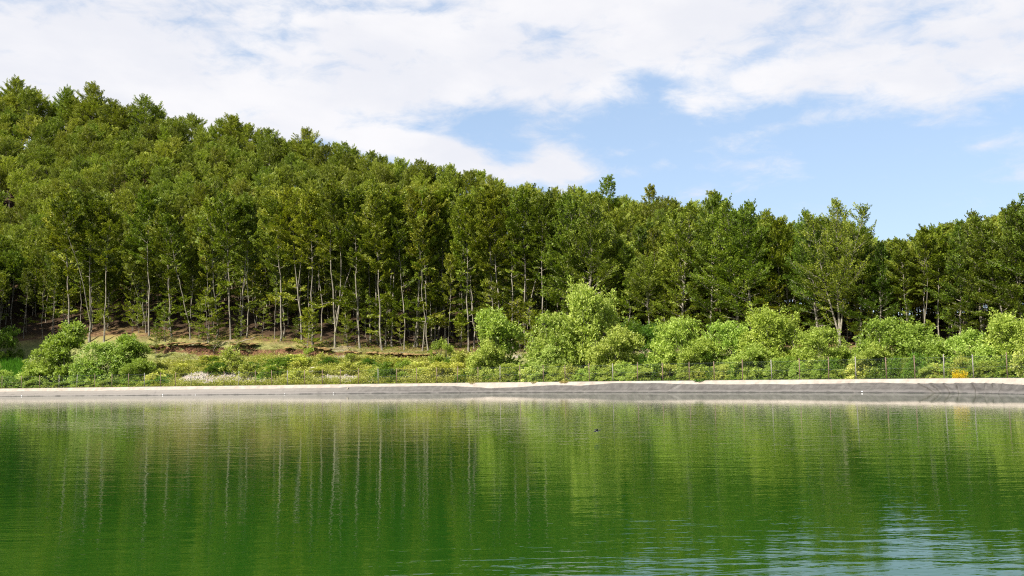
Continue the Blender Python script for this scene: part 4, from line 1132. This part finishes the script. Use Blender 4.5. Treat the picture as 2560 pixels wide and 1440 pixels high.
herb_field("grass", scatter(3000, 350, 1250, .5, 16, .6), .2, .5, 12, .035, M_HERB, .3, True, label="tufted grass among the herbs of the bank")
herb_field("reeds", scatter(900, 4, 118, 9, 16), .9, 1.5, 16, .07, M_REED, .4, True, label="bright green tall reedy plants left of the pale willows")
herb_field("undergrowth", scatter(900, 350, 1450, 20, 30), .2, .6, 18, .16, M_BEECH, .6, label="sparse seedlings on the wood floor")
# ferny patch left of centre in the rubble
herb_field("reeds", scatter(380, 640, 735, 7, 11), .5, .9, 14, .06, M_REED, .35, True, label="bright green leafy plants in the middle of the rubble bank")

# ------------------------------------------------------------------ rubble, boulders, dead wood, roots
def rock_geo(g, r, seed):
    import bmesh
    bm = bmesh.new(); bmesh.ops.create_icosphere(bm, subdivisions=1 if r < .3 else 2, radius=1)
    V = np.array([v.co[:] for v in bm.verts]); F = np.array([[v.index for v in f.verts] for f in bm.faces]); bm.free()
    q = np.zeros(len(V))
    for k in range(5):
        n = nrmz(g.normal(0, 1, 3)); c = g.uniform(.55, .85); d = V @ n; V = V - n[None, :] * np.maximum(d - c, 0)[:, None]
    V = V * g.uniform(.7, 1.2, 3) * r + g.normal(0, .03 * r, V.shape)
    return V, F
pts = scatter(9000, 380, 1260, .9, 18.5)
s_, t_ = shore_st(pts[:, 0], pts[:, 1]); kv = veg_cover(pts[:, 0], pts[:, 1], t_) < .45
pts = pts[kv][:3800]
vs, fs, off = [], [], 0
protos = [rock_geo(rng, .2, k) for k in range(8)]
for k, p in enumerate(pts):
    v, f = protos[k % 8]; sc_ = rng.uniform(.18, .75) if rng.random() < .92 else rng.uniform(.8, 1.7)
    a = rng.uniform(0, 6.28); c, s2_ = math.cos(a), math.sin(a)
    vv = v * sc_; vv = np.column_stack([vv[:, 0] * c - vv[:, 1] * s2_, vv[:, 0] * s2_ + vv[:, 1] * c, vv[:, 2]]); vs.append(vv + p); fs.append(f + off); off += len(v)
link("rubble", mesh_np("rubble", np.concatenate(vs), F3=np.concatenate(fs), mats=[M_ROCK]), kind="stuff", label="pale limestone rubble lying between the plants of the bank")

def boulder(px, py, wpx, hpx, label, seed):
    h = hit(px, py + hpx * .5) or hit(px, py + 8)
    if h is None: print("no boulder", px); return
    x, y, z, t = h; w_ = wpx / FPX * y * .5; hh = hpx / FPX * y * .62
    g = np.random.default_rng(seed); V, F = rock_geo(g, 1.0, seed); V = V / np.abs(V).max(0) * np.array([w_, w_ * .8, hh])
    o = link("boulder", mesh_np("boulder", V, F3=F, mats=[M_ROCK])); o.location = (x, y, z + hh * .45); o["label"] = label; o["category"] = "rock"
boulder(783, 926, 24, 20, "large white boulder on the rubble behind the fence", 1)
boulder(1172, 938, 14, 8, "upper of two pale stones behind the fence, left of the upright willow", 2)
boulder(1166, 945, 11, 6, "lower of two pale stones behind the fence, left of the upright willow", 3)
boulder(968, 917, 14, 10, "pale rock above the small dark green bush", 4)
boulder(1064, 895, 9, 6, "small white rock at the right end of the red earth", 5)
boulder(696, 931, 12, 8, "low pale rock on the rubble left of the large white boulder", 6)
boulder(865, 937, 9, 6, "small pale rock on the rubble right of the large white boulder", 7)
boulder(625, 938, 10, 6, "small rock at the foot of the left rubble mound", 8)

def stick(name, p0, p1, r, label, cat="branch", mat=None, sag=.0, up=.1):
    a = hit(*p0, tmin=2) ; 
    if a is None: return
    a = np.array(a[:3]) + np.array([0, 0, up]); d = ray(*p1); k = (a[1] - .2) / d[1]; b = np.array([d[0] * k, a[1] - .2, CAM_Z + d[2] * k])
    zb = float(terrain(b[0], b[1])[0]); b[2] = max(b[2], zb + .03)
    ts = np.linspace(0, 1, 7)[:, None]; P = a + (b - a) * ts + np.random.default_rng(int(p0[0])).normal(0, .05, (7, 3)); L = np.linalg.norm(b - a)
    parts_ = [tube_geo(P, r * (1 - .6 * ts[:, 0]), 5)]
    for q in (2, 4):
        e = P[q] + np.array([random.uniform(-.3, .3), -.1, random.uniform(.1, .3)]) * L * .4; parts_.append(tube_geo([P[q], (P[q] + e) / 2 + .03, e], [r * .5, r * .35, r * .15], 4))
    v, f = join(parts_); o = link(name, mesh_np(name, v, f, mats=[mat or M_WOOD], smooth=True)); o["label"] = label; o["category"] = cat
stick("dead_branch", (533, 886), (548, 850), .06, "bare dead branch propped against the red earth edge at left")
stick("dead_branch", (815, 878), (850, 868), .06, "bleached dead branch lying along the brink in the middle")
stick("dead_branch", (850, 870), (905, 866), .05, "long thin fallen branch on the litter right of the twin stems")
stick("dead_branch", (738, 876), (726, 862), .05, "short pale branch hanging over the red earth edge")
stick("dead_branch", (868, 888), (852, 870), .05, "dark dead branch hanging over the brink below the single curved beech")
stick("dead_branch", (600, 858), (640, 842), .06, "grey fallen branch on the ledge at left of the bright row")
stick("dead_branch", (800, 862), (842, 846), .05, "leaning dead stick between the stout beech and the twin stems")
stick("dead_branch", (1000, 884), (1060, 876), .05, "pale fallen branch at the right end of the brink")

# red root mat: clods and hanging roots along the brink
vs = []; g = np.random.default_rng(99)
tips = []; lips = []
for p in np.arange(360, 1095, 2.6):
    a = az_px(p); sc_ = float(np.interp(a, SC_az, SC_am))
    if g.random() > sc_ * .9 or vnoise(np.array([p]), np.array([3.]), 26., 77)[0] < .42: continue
    rk = float(np.interp(a, AZS, RS)); 
    rs_ = rk + np.arange(12, 40, .25); xs, ys = np.sin(a) * rs_, np.cos(a) * rs_; s1, t1 = shore_st(xs, ys)
    ed = .86 + .07 * (vnoise(xs, ys, 5.0, 3) - .5) * 2; j_ = int(np.argmin(np.abs(t1 / WB - ed)))
    zt = float(terrain(xs[j_:j_ + 1], ys[j_:j_ + 1], s1[j_:j_ + 1], t1[j_:j_ + 1])[0]); j4 = j_ + 5; zu = float(terrain(xs[j4:j4 + 1], ys[j4:j4 + 1], s1[j4:j4 + 1], t1[j4:j4 + 1])[0]); tips.append((xs[j_], ys[j_], zt)); lips.append((xs[j4], ys[j4], zu))
tips = np.array(tips); parts_ = []
cl_v, cl_f, off = [], [], 0
for (x, y, z) in tips:
    for q in range(3):
        L = g.uniform(.3, .9); a = np.array([x + g.normal(0, .2), y - .1 + g.normal(0, .2), z + g.uniform(.1, .6)]); d = np.array([g.normal(0, .5), -.5, -g.uniform(.2, 1)])
        P, _ = branch_curve(a, d, L, 4, -.3, g, .3); parts_.append(tube_geo(P, np.array([.03, .025, .02, .012, .006]), 3))
    v, f = protos[g.integers(8)]; vv = v * np.array([g.uniform(.6, 1.7), .8, g.uniform(.4, 1.0)]) ; cl_v.append(vv + np.array([x + g.normal(0, .2), y + g.normal(0, .2), z + g.uniform(-.35, .3)])); cl_f.append(f + off); off += len(v)
lv, lf_, off = [], [], 0
for (x, y, z) in lips:
    v, f = protos[g.integers(8)]; v = v / .2 * np.array([g.uniform(.5, .95), g.uniform(.55, .8), g.uniform(.10, .18)])
    lv.append(v + np.array([x + g.normal(0, .15), y - g.uniform(.75, 1.25), z + g.uniform(-.02, .14)])); lf_.append(f + off); off += len(v)
link("turf_overhang", mesh_np("turf_overhang", np.concatenate(lv), F3=np.concatenate(lf_), mats=[M_TURF]), kind="stuff", label="overhanging turf and soil lip above the broken earth edge")
v, f = join(parts_)
link("roots", mesh_np("roots", v, f, mats=[M_ROOT]), kind="stuff", label="fine red-brown roots hanging from the broken earth edge")
link("earth_clods", mesh_np("earth_clods", np.concatenate(cl_v), F3=np.concatenate(cl_f), mats=[M_ROOT]), kind="stuff", label="red-brown clods of the broken earth edge")

# tufts growing on the kerb
for px, lab in ((1342, "small dry tuft growing on the kerb under the upright willow"), (1412, "wide grassy tuft on the kerb edge before the biggest willow"), (1420, "second grassy tuft touching the wide one on the kerb edge"),
                (1748, "green weed tuft on the kerb below the round willow"), (1757, "low weed beside the green tuft on the kerb"), (1185, "tiny dry tuft at the bend of the liner edge")):
    s_ = on_shore(px); q = at_s(s_) - nor_s(s_) * .5
    g = np.random.default_rng(px); n = 90; th = g.uniform(0, 6.28, n); r = g.uniform(0, .22, n)
    V, F = leaves_geo(np.column_stack([q[0] + np.cos(th) * r * 1.6, q[1] + np.sin(th) * r * .5, np.full(n, 1.05)]), np.column_stack([np.cos(th) * .6, np.sin(th) * .6, np.ones(n)]), g.normal(0, 1, (n, 3)), g.uniform(.15, .42, n), np.full(n, .035))
    o = link("weed_tuft", mesh_np("weed_tuft", V, F, mats=[M_DRY if px < 1700 else M_REED], attrs={'lf': np.repeat(g.random(n), 4)})); o["label"] = lab; o["category"] = "plant"

# yellow flowering clump behind the fence
fp = scatter(80, 2382, 2414, .5, .95); 
o = herb_field("yellow_flowers", fp, .45, .95, 26, .07, M_FLOWER, .22, label="x"); del o["kind"]; o["label"] = "clump of yellow flowers behind the fence near the right margin"; o["category"] = "flowers"

# white floats and litter on the water's edge
for px, r, lab in ((78, .10, "white lump at the waterline nearest the left edge"), (430, .10, "white lump at the waterline below the left-hand bushes"), (510, .06, "tiny white bit at the waterline right of the left-hand lump"),
                   (731, .10, "white lump at the waterline below the bright row of beeches"), (852, .09, "white lump at the waterline below the twin beech stems"), (2175, .10, "white float at the waterline below the right-hand willows")):
    s_ = on_shore(px); q = at_s(s_) - nor_s(s_) * 1.66; g = np.random.default_rng(px)
    V, F = rock_geo(g, .5, px); V = V / np.abs(V).max() * r
    o = link("white_float", mesh_np("white_float", V, F3=F, mats=[M_WHITE], smooth=True)); o.location = (q[0], q[1], .05 + r * .3); o["label"] = lab; o["category"] = "float"
s_ = on_shore(878); q = at_s(s_) - nor_s(s_) * 1.0
V, F = rock_geo(np.random.default_rng(5), .5, 5); o = link("brown_leaf_scrap", mesh_np("brown_leaf_scrap", V * .3, F3=F, mats=[M_WOOD])); o.location = (q[0], q[1], .62); o["label"] = "tan scrap of litter lying on the liner"; o["category"] = "litter"

# overhead cable seen in the dip of the skyline
a = np.array([*XY(2080, 175), 0]); b = np.array([*XY(2500, 160), 0]); a[2] = CAM_Z + ray(2180, 580)[2] * 176 + 0.2; b[2] = CAM_Z + ray(2500, 590)[2] * 176
ts = np.linspace(0, 1, 14)[:, None]; P = a + (b - a) * ts; P[:, 2] -= np.sin(ts[:, 0] * math.pi) * .7
v, f = tube_geo(P, np.full(14, .014), 4)
o = link("overhead_cable", mesh_np("overhead_cable", v, f, mats=[M_WIRE])); o["label"] = "thin overhead cable crossing the sky in the dip of the treetops"; o["category"] = "cable"

# ------------------------------------------------------------------ swallow skimming the water
def bird():
    d = ray(1492, 1078); k = 31.6 / d[1]; c = np.array([d[0] * k, 31.6, CAM_Z + d[2] * k])
    root = link("swallow", None); root.location = c; root.scale = (1.25, 1.25, 1.25); root["label"] = "small dark and white bird skimming low over the green water"; root["category"] = "bird"
    root.rotation_euler = (.1, .15, math.radians(200))
    md_, mt, mo = new_mat("bird_dark"); bsdf(mt, mo, (0.03, 0.03, 0.04), .6)
    mw_, mt, mo = new_mat("bird_pale"); bsdf(mt, mo, (0.6, 0.56, 0.52), .8)
    # one body surface from beak to tail root, belly pale
    xs = np.array([-.085, -.07, -.045, -.01, .03, .055, .07, .082, .095]); rs = np.array([.004, .010, .016, .021, .020, .015, .015, .009, .001])
    zs = np.array([.004, .002, 0, 0, .002, .006, .008, .007, .005])
    v, f = tube_geo(np.column_stack([xs, xs * 0, zs]), rs, 10); mi = (v[f].mean(1)[:, 2] < -.002).astype(int)
    me = mesh_np("body", v, f, mats=[md_, mw_], smooth=True, mat_idx=mi); link("body", me, root)
    for sg in (1, -1):
        # wing: long curved blade with a bent wrist, raised and swept
        o_ = []
        for u, (cx_, ch, zz) in zip(np.linspace(0, 1, 7), ((.02, .055, .008), (.028, .05, .028), (.034, .046, .044), (.022, .04, .05), (-.005, .032, .046), (-.04, .02, .036), (-.075, .004, .022))):
            y_ = sg * (.012 + .145 * u); o_.append([(cx_, y_, zz + .003), (cx_ - ch, y_, zz), (cx_ - ch * .4, y_, zz + .007), (cx_ - ch * .4, y_, zz - .003)])
        V = np.array(o_).reshape(-1, 3); F = []
        for q in range(6):
            b0, b1 = q * 4, q * 4 + 4
            for c0, c1 in ((0, 2), (2, 1), (1, 3), (3, 0)): F.append((b0 + c0, b0 + c1, b1 + c1, b1 + c0))
        link("wing", mesh_np("wing", V, np.array(F), mats=[md_]), root)
        V = np.array([(-.08, sg * .004, .006), (-.10, sg * .016, .008), (-.15, sg * .03, .012), (-.105, sg * .002, .006), (-.08, sg * .004, .002), (-.10, sg * .016, .004), (-.15, sg * .03, .010), (-.105, sg * .002, .002)])
        link("tail_feather", mesh_np("tail_feather", V, np.array([(0, 1, 2, 3), (7, 6, 5, 4), (0, 4, 5, 1), (1, 5, 6, 2), (2, 6, 7, 3), (3, 7, 4, 0)]), mats=[md_]), root)
bird()
print("objects", len(bpy.data.objects), "tris", sum(len(m.polygons) for m in bpy.data.meshes) * 2)
